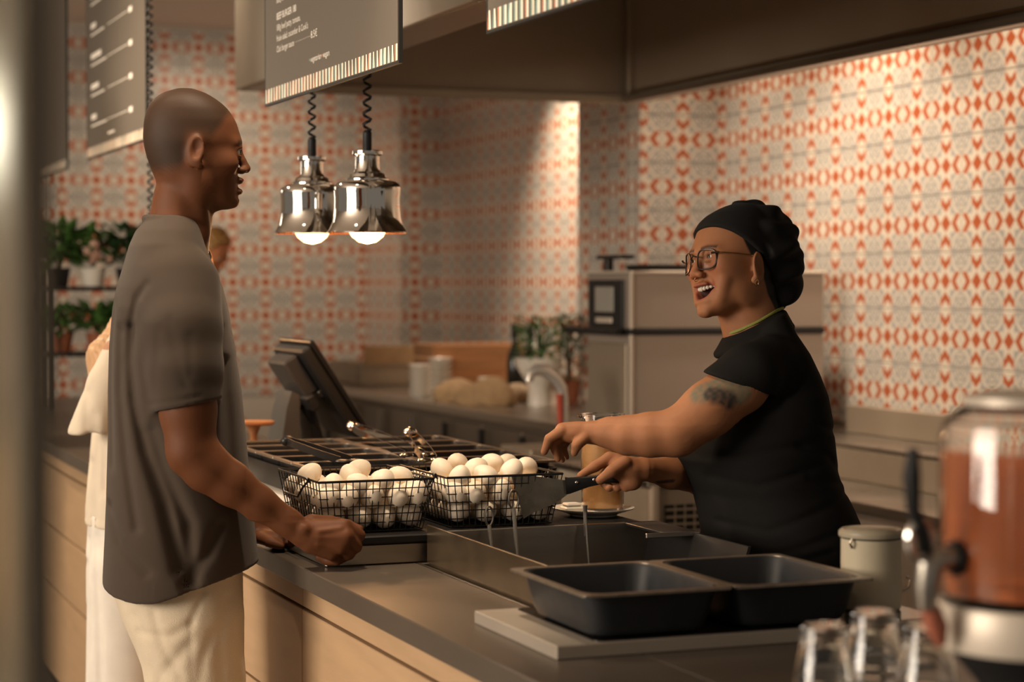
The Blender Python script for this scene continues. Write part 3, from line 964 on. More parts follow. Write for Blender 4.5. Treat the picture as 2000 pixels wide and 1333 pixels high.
# tap on the back counter
tap = thing('kitchen_tap', 'curved steel kitchen tap rising in front of the potted herbs', 'tap', (2.66, 6.40, 0))
solo('sink_stand', 'narrow steel wash stand carrying the curved tap', 'stand', STEEL_DK, box(-.14, .14, -.14, .14, 0, .88, .004), loc=(2.66, 6.40, 0))
tap.location = (2.70, 6.40, .88)
part('base', tap, STEEL, lathe([(.03, 0), (.03, .01), (.016, .014), (.014, .06)], 16))
part('neck', tap, mat('pale_steel', (.62, .58, .53), .3, .5), tube([(0, 0, .05), (0, 0, .16), (-.006, .0, .20), (-.03, 0, .235), (-.07, 0, .262), (-.105, 0, .265), (-.125, 0, .25), (-.13, 0, .225)], [.017, .018, .019, .021, .022, .021, .018, .015], 14))
part('red_lever', tap, mat('red_enamel', (.42, .06, .03), .4), tube([(-.016, -.012, .06), (-.02, -.012, .18)], [.009, .012], 10))

# things on the back counter
ORD = ('lowest', 'second', 'third', 'fourth', 'fifth', 'sixth')
for (x, y, h, r_, n_, lab) in ((2.975, 8.75, .15, .055, 6, 'front white bowl stack on the back counter'), (3.16, 9.0, .17, .06, 7, 'white bowl stack before the wooden crate'), (3.20, 8.45, .10, .05, 4, 'short white bowl stack by the basil')):
    for k in range(n_):
        hh = h / n_
        b_ = part('bowl', None, WHITE_C, lathe([(0, 0), (r_ * .55, 0), (r_ * .9, hh * .55), (r_, hh * .97), (r_ * .95, hh * .97), (r_ * .8, hh * .55), (r_ * .45, hh * .25), (0, hh * .25)], 24))
        tag(b_, ('topmost' if k == n_ - 1 else ORD[k]) + ' bowl of the ' + lab, 'bowl', 'white bowls on the back counter')
        b_.location = (x, y, .92 + k * hh)
cr = thing('wooden_crate', 'orange brown wooden crate on the back counter', 'crate', (3.36, 9.15, .92))
for k in range(3):
    part('slat', cr, WOODD, box(-.22, .22, -.152, -.14, .03 + k * .07, .09 + k * .07, .002))
    part('slat', cr, WOODD, box(-.22, .22, .14, .152, .03 + k * .07, .09 + k * .07, .002))
    part('slat', cr, WOODD, box(-.232, -.22, -.15, .15, .03 + k * .07, .09 + k * .07, .002))
    part('slat', cr, WOODD, box(.22, .232, -.15, .15, .03 + k * .07, .09 + k * .07, .002))
part('bottom', cr, WOODD, box(-.22, .22, -.14, .14, 0, .02))
solo('wooden_board', 'long pale wooden board propped at the back of the counter', 'board', BURLAP, box(-.36, .36, -.012, .012, 0, .20, .006), loc=(3.42, 9.9, .92))


def cloth_heap(name, label, cat, loc, s, seed, m):
    rn = random.Random(seed)
    V, F = sphere((0, 0, 0), 1, 28, 14)
    ph = [rn.uniform(0, 6) for _ in range(6)]
    W = []
    for v in V:
        a = math.atan2(v[1], v[0])
        k = 1 + .12 * math.sin(3 * a + ph[0]) + .09 * math.sin(5 * a + ph[1] + 3 * v[2]) + .05 * math.sin(9 * a + ph[2])
        W.append((v[0] * s[0] * k, v[1] * s[1] * k, max(0, v[2] * (1 + .15 * math.sin(4 * v[0] + ph[3])) + .35) * s[2]))
    return solo(name, label, cat, m, (W, F), loc=loc, smooth=70)


cloth_heap('bread_bag', 'crumpled kraft paper bag lying before the white bowls', 'bag', (3.02, 8.35, .92), (.11, .13, .07), 1, BURLAP)
cloth_heap('linen_cloth', 'heap of tan linen cloth in front of the wooden crate', 'cloth', (3.05, 8.05, .92), (.12, .13, .085), 2, BURLAP)
cloth_heap('linen_cloth', 'second heap of tan linen cloth, next to the white plant pot', 'cloth', (3.28, 8.22, .92), (.10, .12, .06), 3, mat('linen', (.42, .30, .19), .8, var=.2))


def leaves(n, spread, h, size, seed, droop=.5):
    rn = random.Random(seed)
    S = []
    for k in range(n):
        a = rn.uniform(0, 6.283)
        rr0 = spread * math.sqrt(rn.random())
        z = h * rn.uniform(.15, 1)
        c = Vector((rr0 * math.cos(a), rr0 * math.sin(a), z))
        d = Vector((math.cos(a + rn.uniform(-.6, .6)), math.sin(a + rn.uniform(-.6, .6)), rn.uniform(-droop, .9))).normalized()
        s_ = d.cross(Vector((0, 0, 1)))
        s_.normalize()
        L_ = size * rn.uniform(.7, 1.3)
        nn = s_.cross(d)
        S.append(([tuple(c), tuple(c + d * L_ * .45 + s_ * L_ * .24 + nn * L_ * .05), tuple(c + d * L_ - nn * L_ * .08), tuple(c + d * L_ * .45 - s_ * L_ * .24 + nn * L_ * .05)], [(0, 1, 2), (0, 2, 3)]))
    return S


def plant(name, label, loc, potmat, pot_r, pot_h, n, spread, h, size, seed, m=LEAF, potprof=None):
    t = thing(name, label, 'plant', loc)
    prof = potprof or [(pot_r * .72, 0), (pot_r * .75, .004), (pot_r, pot_h), (pot_r * .9, pot_h), (pot_r * .85, pot_h * .85), (0, pot_h * .85)]
    part('pot', t, potmat, lathe(prof, 28))
    rn = random.Random(seed + 50)
    part('stems', t, LEAF_D, *[tube([(0, 0, pot_h * .8), (rn.uniform(-.5, .5) * spread, rn.uniform(-.5, .5) * spread, pot_h + h * .5), (rn.uniform(-1, 1) * spread, rn.uniform(-1, 1) * spread, pot_h + h * .9)], .003, 5) for _ in range(9)], kind='stuff')
    o = part('foliage', t, m, *[move(s, (0, 0, pot_h * .9)) for s in leaves(n, spread, h, size, seed)], kind='stuff', smooth=0)
    return t


plant('potted_herb', 'leafy green basil in a white footed bowl on the back counter', (3.24, 7.95, .92), WHITE_C, .10, .20, 170, .085, .20, .055, 3, LEAF,
      [(.05, 0), (.05, .01), (.045, .08), (.055, .10), (.10, .17), (.105, .205), (.098, .205), (.09, .17), (0, .16)])
plant('potted_herb', 'tall dark green rosemary in a pot beside the tiled column', (3.33, 7.35, .92), TERRA, .06, .10, 420, .055, .30, .04, 4, LEAF_D)
plant('potted_herb', 'slender grey green shrub behind the curved tap', (3.42, 8.05, .92), TERRA, .055, .10, 260, .05, .30, .04, 6, mat('leaf_grey', (.10, .12, .07), .5, var=.4))
for (x, y, lab) in ((3.43, 8.72, 'dark bottle left of its twin above the basil'), (3.42, 8.50, 'dark bottle right of its twin above the basil')):
    bt = thing('bottle', lab, 'bottle', (x, y, .92), group='dark bottles on the back counter')
    part('glass', bt, mat('dark_glass', (.012, .012, .01), .15), lathe([(0, 0), (.034, 0), (.036, .005), (.036, .17), (.03, .20), (.014, .235), (.013, .27)], 20))
    part('cap', bt, BLACK_P, lathe([(.016, .268), (.017, .27), (.019, .32), (.017, .335), (0, .335)], 16))
sb = thing('steel_bin', 'dark steel pan at the left end of the back counter', 'pan', (3.15, 10.1, .92))
part('tub', sb, STEEL_DK, pan_shape(0, 0, .16, .30, 0, .11, rc=.03))

# ------------------------------------------------------------------ plant shelf at the far end of the counter
shf = thing('plant_shelf', 'black metal shelf of pot plants at the far end of the counter', 'shelf', (1.46, 8.75, CT))
for sx0 in (-.18, .26):
    for sy0 in (-.12, .12):
        part('upright', shf, BLACK_M, box(sx0 - .01, sx0 + .01, sy0 - .01, sy0 + .01, 0, .60))
for zz in (.22, .50):
    part('shelf_board', shf, BLACK_M, box(-.20, .28, -.14, .14, zz, zz + .02, .003))
for k, (dx, zz, m_, lab, sz) in enumerate(((-.13, .52, LEAF, 'spiky green pot plant on the top left of the black shelf', .11), (.02, .52, LEAF, 'flowering pot plant in the middle of the top shelf', .07), (.17, .52, LEAF_D, 'dark bushy pot plant on the top right of the black shelf', .08),
                                           (-.12, .24, LEAF, 'small green pot plant on the lower left shelf', .06), (.04, .24, LEAF, 'green trailing pot plant in the middle of the lower shelf', .07), (.19, .24, LEAF_D, 'dark leafy pot plant on the lower right shelf', .08))):
    t = plant('pot_plant', lab, (1.46 + dx, 8.72, CT + zz), BLACK_P if k in (0, 2) else (WHITE_C if k == 1 else TERRA), .055, .08, 150, .075, .17 if zz > .4 else .12, sz, 20 + k, m_)
    if k == 1:
        part('blossom', t, mat('petal', (.70, .42, .32), .6, var=.3), *[sphere((random.Random(k * 9 + q).uniform(-.07, .07), random.Random(q * 7).uniform(-.08, .0), .10 + random.Random(q * 3).uniform(0, .10)), .022, 8, 6) for q in range(9)], kind='stuff')

# ------------------------------------------------------------------ frosted glass screen close to the camera
FROST = mat('frosted_glass', (.94, .95, .86), .32, 0, var=.03, trans=.95, ior=1.12, rvar=.04)
gs = thing('glass_screen', 'tall frosted glass screen blurred at the left edge', 'screen', (-.22, 1.06, 0))
part('pane', gs, FROST, box(.0, .360, -.004, .004, .08, 2.6, .001))
part('edge_profile', gs, mat('screen_profile', (.20, .165, .12), .5, .2), box(.360, .378, -.009, .009, 0.012, 2.6, .003))
part('foot_rail', gs, STEEL_DK, box(.0, .360, -.02, .02, 0, .08, .003))
# globe pendant behind the glass
gp = thing('globe_pendant', 'glowing white globe pendant seen through the frosted glass', 'lamp', (.70, 6.40, 1.915))
part('globe', gp, mat('opal_globe', (.9, .88, .82), .3, emit=(1.0, .93, .78), estr=3.5), sphere((0, 0, 0), .13, 28, 16))
part('cap', gp, BLACK_M, lathe([(.04, .125), (.04, .16), (.01, .165)], 16))
part('rod', gp, BLACK_M, cyl((0, 0, .16), (0, 0, CEIL - 1.915), .006, 8))


# ================================================================== PEOPLE
# A figure is modelled as a smooth implicit volume (tapered limbs, ellipsoids, section stacks blended together)
# and turned into one continuous mesh. Each figure has its own upright frame: u to the right, w away, v up.
FPX = 3924.0
RT = np.array([math.cos(YAW), -math.sin(YAW), 0])
FW = np.array([math.sin(YAW), math.cos(YAW), 0])


def P3(x, y, w=0.0):
    k = 1 + w / FPX
    return np.array([(x - 1000) * k, w, -(y - 555) * k], dtype=np.float64)


def smin(a, b, k):
    if k <= 0:
        return np.minimum(a, b)
    h = np.clip(.5 + .5 * (b - a) / k, 0, 1)
    return b + (a - b) * h - k * h * (1 - h)


def smax(a, b, k):
    return -smin(-a, -b, k)


def axis(lo, hi, coarse, fine):
    """grid line positions from lo to hi with denser spans [(a, b, step)]"""
    xs = [lo]
    while xs[-1] < hi:
        st = coarse
        for a, b, s in fine:
            if a - 2 * coarse <= xs[-1] < b:
                st = min(st, s if xs[-1] >= a - coarse else (s + coarse) / 2)
        xs.append(xs[-1] + st)
    return np.array(xs, dtype=np.float32)


class Field:
    def __init__(s, U, W, V):
        s.ax = (U, W, V)
        s.d = np.full((len(U), len(W), len(V)), 60.0, dtype=np.float32)

    def sub(s, lo, hi):
        sl = []
        for a, l, h in zip(s.ax, lo, hi):
            i0 = max(0, int(np.searchsorted(a, l)) - 1)
            i1 = min(len(a), int(np.searchsorted(a, h)) + 1)
            sl.append(slice(i0, max(i1, i0 + 1)))
        sl = tuple(sl)
        g = (s.ax[0][sl[0]][:, None, None], s.ax[1][sl[1]][None, :, None], s.ax[2][sl[2]][None, None, :])
        return sl, g

    def put(s, fn, lo, hi, k=0, op='add', m=None):
        m = (k + 14) if m is None else m
        sl, g = s.sub(np.array(lo) - m, np.array(hi) + m)
        v = fn(*g).astype(np.float32)
        if op == 'add':
            s.d[sl] = smin(s.d[sl], v, k)
        elif op == 'cut':
            s.d[sl] = smax(s.d[sl], -v, k)
        elif op == 'warp':
            s.d[sl] = s.d[sl] + v
        elif op == 'clip':
            s.d[sl] = smax(s.d[sl], v, k)

    def cone(s, p0, p1, r0, r1, k=0, op='add'):
        p0, p1 = np.asarray(p0, float), np.asarray(p1, float)
        r = max(r0, r1)
        s.put(cone_fn(p0, p1, r0, r1), np.minimum(p0, p1) - r, np.maximum(p0, p1) + r, k, op)

    def chain(s, pts, rs, k=6, op='add'):
        for i in range(len(pts) - 1):
            s.cone(pts[i], pts[i + 1], rs[i], rs[i + 1], k, op)

    def ell(s, c, r, k=0, op='add', M=None):
        c, r = np.asarray(c, float), np.asarray(r, float)
        R_ = max(r)
        ext = r if M is None else np.array([R_] * 3)
        s.put(ell_fn(c, r, M), c - ext, c + ext, k, op)

    def groove(s, pts, width, amp, wmax=0.0):
        """press a fold along a polyline of (x, y) on the near side (w < wmax)"""
        P = [P3(*p) for p in pts]
        lo = np.min(P, 0) - 3 * width
        hi = np.max(P, 0) + 3 * width
        lo[1], hi[1] = s.ax[1][0], wmax

        def fn(u, w, v):
            D = None
            for a, b in zip(P[:-1], P[1:]):
                du, dv = b[0] - a[0], b[2] - a[2]
                t = np.clip(((u - a[0]) * du + (v - a[2]) * dv) / (du * du + dv * dv + 1e-6), 0, 1)
                q = (u - a[0] - t * du) ** 2 + (v - a[2] - t * dv) ** 2
                D = q if D is None else np.minimum(D, q)
            return amp * np.exp(-D / (width * width)) * (w < wmax)
        s.put(fn, lo, hi, 0, 'warp', m=0)


def cone_fn(p0, p1, r0, r1):
    d = p1 - p0
    L2 = float(d @ d) + 1e-9

    def fn(u, w, v):
        t = np.clip(((u - p0[0]) * d[0] + (w - p0[1]) * d[1] + (v - p0[2]) * d[2]) / L2, 0, 1)
        q = np.sqrt((u - p0[0] - t * d[0]) ** 2 + (w - p0[1] - t * d[1]) ** 2 + (v - p0[2] - t * d[2]) ** 2)
        return q - (r0 + (r1 - r0) * t)
    return fn


def ell_fn(c, r, M=None):
    def fn(u, w, v):
        x, y, z = u - c[0], w - c[1], v - c[2]
        if M is not None:
            x, y, z = (M[0][0] * x + M[1][0] * y + M[2][0] * z, M[0][1] * x + M[1][1] * y + M[2][1] * z, M[0][2] * x + M[1][2] * y + M[2][2] * z)
        k0 = np.sqrt((x / r[0]) ** 2 + (y / r[1]) ** 2 + (z / r[2]) ** 2)
        k1 = np.sqrt((x / r[0] ** 2) ** 2 + (y / r[1] ** 2) ** 2 + (z / r[2] ** 2) ** 2) + 1e-6
        return k0 * (k0 - 1) / k1
    return fn


def stack_fn(tab, rot, w0=0.0, n=2.3, grow=0.0):
    """section stack: rows (y, left, right, half depth) as seen from the front of the frame; body turned by rot"""
    tab = sorted(tab, key=lambda r: -r[0])
    V = np.array([-(r[0] - 555) for r in tab], float)
    cx = np.array([(r[1] + r[2]) / 2 - 1000 for r in tab], float)
    h = np.array([(r[2] - r[1]) / 2 for r in tab], float)
    b = np.array([r[3] for r in tab], float)
    co, si = math.cos(rot), math.sin(rot)
    a = np.sqrt(np.maximum(h * h - (b * si) ** 2, 30.0)) / co

    def fn(u, w, v):
        vv = v.reshape(-1)
        C = np.interp(vv, V, cx)[None, None, :]
        A = np.interp(vv, V, a)[None, None, :] + grow
        B = np.interp(vv, V, b)[None, None, :] + grow
        x = (u - C) * co + (w - w0) * si
        y = -(u - C) * si + (w - w0) * co
        g = (np.abs(x / A) ** n + np.abs(y / B) ** n) ** (1 / n)
        d = (g - 1) * np.minimum(A, B)
        return np.maximum(d, np.maximum(v - V[-1], V[0] - v))
    return fn


def surface(field):
    """naive surface nets on the rectilinear grid"""
    D = field.d
    S = D < 0
    nx, ny, nz = D.shape
    cnt = np.zeros((nx - 1, ny - 1, nz - 1), np.int8)
    for i in (0, 1):
        for j in (0, 1):
            for k in (0, 1):
                cnt += S[i:nx - 1 + i, j:ny - 1 + j, k:nz - 1 + k]
    act = (cnt > 0) & (cnt < 8)
    I, J, K = np.nonzero(act)
    idx = np.full(act.shape, -1, np.int64)
    idx[I, J, K] = np.arange(len(I))
    acc = np.zeros((len(I), 3))
    num = np.zeros(len(I))
    for ax in range(3):
        for a in (0, 1):
            for b in (0, 1):
                o0 = [0, 0, 0]
                o1 = [0, 0, 0]
                oth = [q for q in range(3) if q != ax]
                o0[oth[0]] = o1[oth[0]] = a
                o0[oth[1]] = o1[oth[1]] = b
                o1[ax] = 1
                d0 = D[I + o0[0], J + o0[1], K + o0[2]]
                d1 = D[I + o1[0], J + o1[1], K + o1[2]]
                m = (d0 < 0) != (d1 < 0)
                t = np.where(m, d0 / (d0 - d1 + 1e-12), 0)
                p = np.stack([np.full(len(I), float(o0[q])) for q in range(3)], 1)
                p[:, ax] = t
                acc += p * m[:, None]
                num += m
    acc /= np.maximum(num, 1)[:, None]
    pos = np.stack([I, J, K], 1) + acc
    out = np.empty_like(pos)
    for q in range(3):
        out[:, q] = np.interp(pos[:, q], np.arange(len(field.ax[q])), field.ax[q])
    F = []
    for ax in range(3):
        a0 = [slice(None)] * 3
        a1 = [slice(None)] * 3
        a0[ax], a1[ax] = slice(0, -1), slice(1, None)
        s0, s1 = S[tuple(a0)], S[tuple(a1)]
        e = np.stack(np.nonzero(s0 != s1), 1)
        oth = [q for q in range(3) if q != ax]
        ok = np.ones(len(e), bool)
        for q in oth:
            ok &= (e[:, q] > 0) & (e[:, q] < D.shape[q] - 1)
        e = e[ok]
        flip = s0[e[:, 0], e[:, 1], e[:, 2]]
        q4 = []
        for da, db in ((-1, -1), (0, -1), (0, 0), (-1, 0)):
            c = e.copy()
            c[:, oth[0]] += da
            c[:, oth[1]] += db
            q4.append(idx[c[:, 0], c[:, 1], c[:, 2]])
        q4 = np.stack(q4, 1)
        if ax == 1:
            flip = ~flip
        q4[~flip] = q4[~flip][:, ::-1]
        F.append(q4)
    return out, np.concatenate(F)


def smooth_field(f, n=1):
    for _ in range(n):
        d = f.d
        for ax in range(3):
            a = np.moveaxis(d, ax, 0)
            a[1:-1] = .25 * a[:-2] + .5 * a[1:-1] + .25 * a[2:]


def tuck(F, S, mask, inset=5.0):
    """keep the body inside a garment: where mask(u, w, v) holds, the body may not come closer than inset to the cloth"""
    sl, g = F.sub([a[0] for a in S.ax], [a[-1] for a in S.ax])
    ix = []
    for q in range(3):
        a = g[q].reshape(-1)
        ix.append(np.clip(np.rint(np.interp(a, S.ax[q], np.arange(len(S.ax[q])))).astype(int), 0, len(S.ax[q]) - 1))
    sv = S.d[np.ix_(*ix)]
    m = mask(*g)
    F.d[sl] = np.where(m, np.maximum(F.d[sl], sv + inset), F.d[sl])


def figure_mesh(name, field, depth, origin, material, colour=None):
    """mesh of a field; vertices relative to the world point origin"""
    P, F = surface(field)
    s = depth / FPX
    base = np.array([0, 0, 1.44]) + FW * depth
    Wd = base + s * (P[:, :1] * RT + P[:, 1:2] * FW + P[:, 2:3] * np.array([0, 0, 1.0])) - np.array(origin)
    me = bpy.data.meshes.new(name)
    me.vertices.add(len(Wd))
    me.vertices.foreach_set('co', Wd.astype(np.float32).ravel())
    me.loops.add(F.size)
    me.loops.foreach_set('vertex_index', F.astype(np.int32).ravel())
    me.polygons.add(len(F))
    me.polygons.foreach_set('loop_start', (np.arange(len(F)) * 4).astype(np.int32))
    me.update(calc_edges=True)
    me.validate()
    me.shade_smooth()
    if colour is not None:
        c = colour(P)
        at = me.attributes.new('Col', 'FLOAT_COLOR', 'POINT')
        at.data.foreach_set('color', np.concatenate([c, np.ones((len(c), 1))], 1).astype(np.float32).ravel())
    me.materials.append(material)
    return me


def fpart(name, parent, field, depth, material, colour=None, label=None):
    me = figure_mesh(name, field, depth, parent.matrix_world.translation if False else parent.location, material, colour)
    o = bpy.data.objects.new(name, me)
    link(o, parent)
    if label:
        o['label'] = label
    return o


def W3(p, depth, origin):
    """frame point -> local coordinates of the figure's empty"""
    s = depth / FPX
    q = np.array([0, 0, 1.44]) + FW * depth + s * (p[0] * RT + p[1] * FW + p[2] * np.array([0, 0, 1.0])) - np.array(origin)
    return tuple(q)


def skin_material(name, rough=.6, sss=.12):
    m = bpy.data.materials.new(name)
    m.use_nodes = True
    N, L = m.node_tree.nodes, m.node_tree.links
    p = N['Principled BSDF']
    a = N.new('ShaderNodeAttribute')
    a.attribute_name = 'Col'
    nz = N.new('ShaderNodeTexNoise')
    nz.inputs['Scale'].default_value = 35
    nz.inputs['Detail'].default_value = 5
    tc = N.new('ShaderNodeTexCoord')
    L.new(tc.outputs['Object'], nz.inputs['Vector'])
    mr = N.new('ShaderNodeMapRange')
    mr.inputs['To Min'].default_value = .86
    mr.inputs['To Max'].default_value = 1.14
    L.new(nz.outputs['Fac'], mr.inputs['Value'])
    vm = N.new('ShaderNodeVectorMath')
    vm.operation = 'SCALE'
    L.new(a.outputs['Color'], vm.inputs[0])
    L.new(mr.outputs[0], vm.inputs['Scale'])
    L.new(vm.outputs[0], p.inputs['Base Color'])
    p.inputs['Roughness'].default_value = rough
    p.inputs['Specular IOR Level'].default_value = .22
    p.inputs['Subsurface Weight'].default_value = sss
    p.inputs['Subsurface Radius'].default_value = (.010, .004, .002)
    p.inputs['Subsurface Scale'].default_value = .4
    n2 = N.new('ShaderNodeTexNoise')
    n2.inputs['Scale'].default_value = 420
    L.new(tc.outputs['Object'], n2.inputs['Vector'])
    b = N.new('ShaderNodeBump')
    b.inputs['Strength'].default_value = .12
    b.inputs['Distance'].default_value = .001
    L.new(n2.outputs['Fac'], b.inputs['Height'])
    L.new(b.outputs[0], p.inputs['Normal'])
    return m


SKIN = skin_material('skin')

HEAD_TAB = [(126, -34, 0, 14), (122, -50, 14, 32), (116, -62, 26, 44), (108, -73, 39, 54), (98, -83, 54, 62), (84, -90, 68, 69), (62, -96, 82, 74), (32, -98, 91, 76),
            (19, -97, 92, 76), (8, -95, 87, 74), (-11, -90, 84, 71), (-27, -84, 83, 69), (-41, -76, 84, 66), (-54, -62, 86, 62), (-64, -44, 85, 58),
            (-76, -24, 85, 54), (-84, -8, 83, 49), (-95, 12, 82, 40), (-103, 28, 76, 30), (-109, 40, 64, 16)]


class Head:
    """head in its own frame: x to the face, y to its left ear, z up"""

    def __init__(s, centre, yaw, pitch, roll, sc=1.0, face_right=True):
        f = np.array([math.cos(yaw), math.sin(yaw), 0.0])
        up = np.array([0, 0, 1.0])
        l = np.cross(up, f)
        f2 = f * math.cos(pitch) + up * math.sin(pitch)
        u2 = np.cross(f2, l)
        l3 = l * math.cos(roll) + u2 * math.sin(roll)
        u3 = np.cross(f2, l3)
        s.M = np.stack([f2, l3, u3], 1)     # columns: x, y, z of the head in the frame
        s.c = np.asarray(centre, float)
        s.sc = sc

    def pt(s, x, y, z):
        return s.c + s.sc * (s.M @ np.array([x, y, z], float))

    def local(s, u, w, v):
        a, b, c = (u - s.c[0]) / s.sc, (w - s.c[1]) / s.sc, (v - s.c[2]) / s.sc
        M = s.M
        return (M[0, 0] * a + M[1, 0] * b + M[2, 0] * c, M[0, 1] * a + M[1, 1] * b + M[2, 1] * c, M[0, 2] * a + M[1, 2] * b + M[2, 2] * c)

    def skull(s, grow=0.0, tab=HEAD_TAB):
        Z = np.array([r[0] for r in tab][::-1], float)
        Bk = np.array([r[1] for r in tab][::-1], float)
        Fr = np.array([r[2] for r in tab][::-1], float)
        Hw = np.array([r[3] for r in tab][::-1], float)

        def fn(u, w, v):
            x, y, z = s.local(u, w, v)
            bk, fr, hw = np.interp(z, Z, Bk), np.interp(z, Z, Fr), np.interp(z, Z, Hw)
            xc = bk + .50 * (fr - bk)
            ab, af = xc - bk + grow, fr - xc + grow
            hw = hw + grow
            dx = x - xc
            a = np.where(dx < 0, ab, af)
            n = np.where(dx < 0, 2.05, 2.25)
            g = (np.abs(dx / a) ** n + np.abs(y / hw) ** n) ** (1 / n)
            d = (g - 1) * np.maximum(np.minimum(a, hw), 22.0)
            return s.sc * np.maximum(d, np.maximum(z - Z[-1] - grow, Z[0] - z) * .9)
        return fn

    def box(s):
        r = 150 * s.sc
        return s.c - r, s.c + r


def build_head(F, H, mouth='closed', nose=1.0, tab=HEAD_TAB, ear_z=0.0, jaw=0.0, smile=0.0):
    sc = H.sc
    lo, hi = H.box()
    T = Field(*[a[(a > l - 8) & (a < h + 8)] for a, l, h in zip(F.ax, lo, hi)])
    T.put(H.skull(0, tab), lo, hi, 0, m=0)
    # smooth the section stack a little
    smooth_field(T, 2)
    E = lambda c, r, k, op='add', M=None: T.ell(H.pt(*c), np.array(r) * sc, k * sc, op, H.M if M is None else H.M @ M)
    C = lambda a, b, ra, rb, k, op='add': T.cone(H.pt(*a), H.pt(*b), ra * sc, rb * sc, k * sc, op)
    for s_ in (-1, 1):
        E((79, 24 * s_, 17), (10, 24, 7), 16)                        # brow
        E((96, 33 * s_, 2), (15, 17, 10), 8, 'cut')                  # eye socket
        E((56, 50 * s_, -22 + 8 * smile), (28, 13 + 3 * smile, 18 + 3 * smile), 26)   # cheek bone
        E((8, 50 * s_, -62 - jaw * .5), (24, 12, 24), 18)            # jaw corner
    smooth_field(T, 5)
    # nose
    C((86, 0, 10), (94, 0, -14), 6.0, 7.5, 8)
    C((94, 0, -14), (101 * nose, 0, -29), 7.5, 9.5, 4)
    for s_ in (-1, 1):
        E((93, 12 * s_, -33), (10, 7.5, 7), 5)
        E((98, 7 * s_, -41), (5, 3.5, 4), 2, 'cut')
    # chin
    E((73, 0, -95 - jaw), (14, 19, 12), 14)
    if mouth == 'parted':
        E((88, 0, -53), (9, 21, 6.5), 5)
        E((86, 0, -75), (9, 19, 7.0), 5)
        E((100, 0, -64), (16, 20, 2.6), 2, 'cut')
        E((92, 0, -84), (7, 16, 4), 4, 'cut')
    elif mouth == 'laugh':
        E((84, 0, -52), (10, 27, 6), 6)
        E((78, 0, -84), (10, 24, 8), 6)
        for s_ in (-1, 1):
            C((84, 20 * s_, -38), (70, 41 * s_, -66), 4, 5, 6, 'cut')       # smile fold
            C((60, 45 * s_, -45), (62, 36 * s_, -78), 11, 9, 12)            # lifted cheek
        # open mouth: a crescent
        T.put(lambda u, w, v: mouth_fn(H, u, w, v), lo, hi, 2.0, 'cut', m=0)
    for s_ in (-1, 1):
        # lids round the eye
        C((86, 18 * s_, 7), (89.5, 31 * s_, 10), 3, 3.4, 3)
        C((89.5, 31 * s_, 10), (79, 46 * s_, 5), 3.4, 3, 3)
        C((86, 18 * s_, -4), (88, 31 * s_, -8 + 3 * smile), 3, 3.6, 4)
        C((88, 31 * s_, -8 + 3 * smile), (78, 46 * s_, -2), 3.6, 3, 4)
        # ear
        ca, sa = math.cos(R(24 * s_)), math.sin(R(24 * s_))
        Mz = np.array([[ca, -sa, 0], [sa, ca, 0], [0, 0, 1]])
        cb, sb_ = math.cos(R(10)), math.sin(R(10))
        My = np.array([[cb, 0, sb_], [0, 1, 0], [-sb_, 0, cb]])
        zz = ear_z
        E((0, 78 * s_, zz - 1), (19, 7, 32), 5, 'add', Mz @ My)
        E((2, 86 * s_, zz + 4), (12, 7.5, 21), 3, 'cut', Mz @ My)
        E((9, 78 * s_, zz - 4), (5, 6, 8), 3)
        E((8, 77 * s_, zz - 27), (8, 6, 8), 5)
    return T


def mouth_fn(H, u, w, v):
    x, y, z = H.local(u, w, v)
    zz = z + 67 - .012 * y * y * .9
    return (np.sqrt((np.maximum(0, 70 - x) / 1.0) ** 2 + (y / 29) ** 2 * 100 + (zz / 12.5) ** 2 * 100) - 10) * H.sc


def merge(F, T, k):
    """blend a head field T (on a slice of F's grid) into F"""
    sl = []
    for a, b in zip(F.ax, T.ax):
        i0 = int(np.searchsorted(a, b[0]))
        sl.append(slice(i0, i0 + len(b)))
    F.d[tuple(sl)] = smin(F.d[tuple(sl)], T.d, k)


def eyes(parent, H, depth, r=11.5, iris=(.03, .015, .008)):
    for s_ in (-1, 1):
        e = part('eye', parent, mat('eye_white', (.55, .50, .44), .2, var=.03), sphere((0, 0, 0), r * H.sc * depth / FPX, 16, 12))
        e.location = W3(H.pt(76.5, 31 * s_, 1), depth, parent.location)
        i_ = part('iris', e, mat('iris_brown', iris, .15, var=.2), sphere((0, 0, 0), 5.6 * H.sc * depth / FPX, 12, 8))
        d = np.array(W3(H.pt(84.5, 30 * s_, 1), depth, parent.location)) - np.array(e.location)
        i_.location = tuple(d)


def interp_cols(P, base):
    return np.tile(np.array(base, float), (len(P), 1))


def blend(c, mask, col):
    m = np.clip(mask, 0, 1)[:, None]
    return c * (1 - m) + np.array(col)[None, :] * m


def seg_dist(P, pts):
    D = np.full(len(P), 1e9)
    for a, b in zip(pts[:-1], pts[1:]):
        d = b - a
        t = np.clip(((P - a) @ d) / (d @ d + 1e-9), 0, 1)
        D = np.minimum(D, np.linalg.norm(P - a - t[:, None] * d, axis=1))
    return D


def cloth_material(name, col, rough=.85, bump=.25, scale=900.0, sheen=.08, var=.1, spec=.15):
    return mat(name, col, rough, 0, var=var, scale=18, bump=bump, bscale=scale, sheen=sheen, spec=spec)


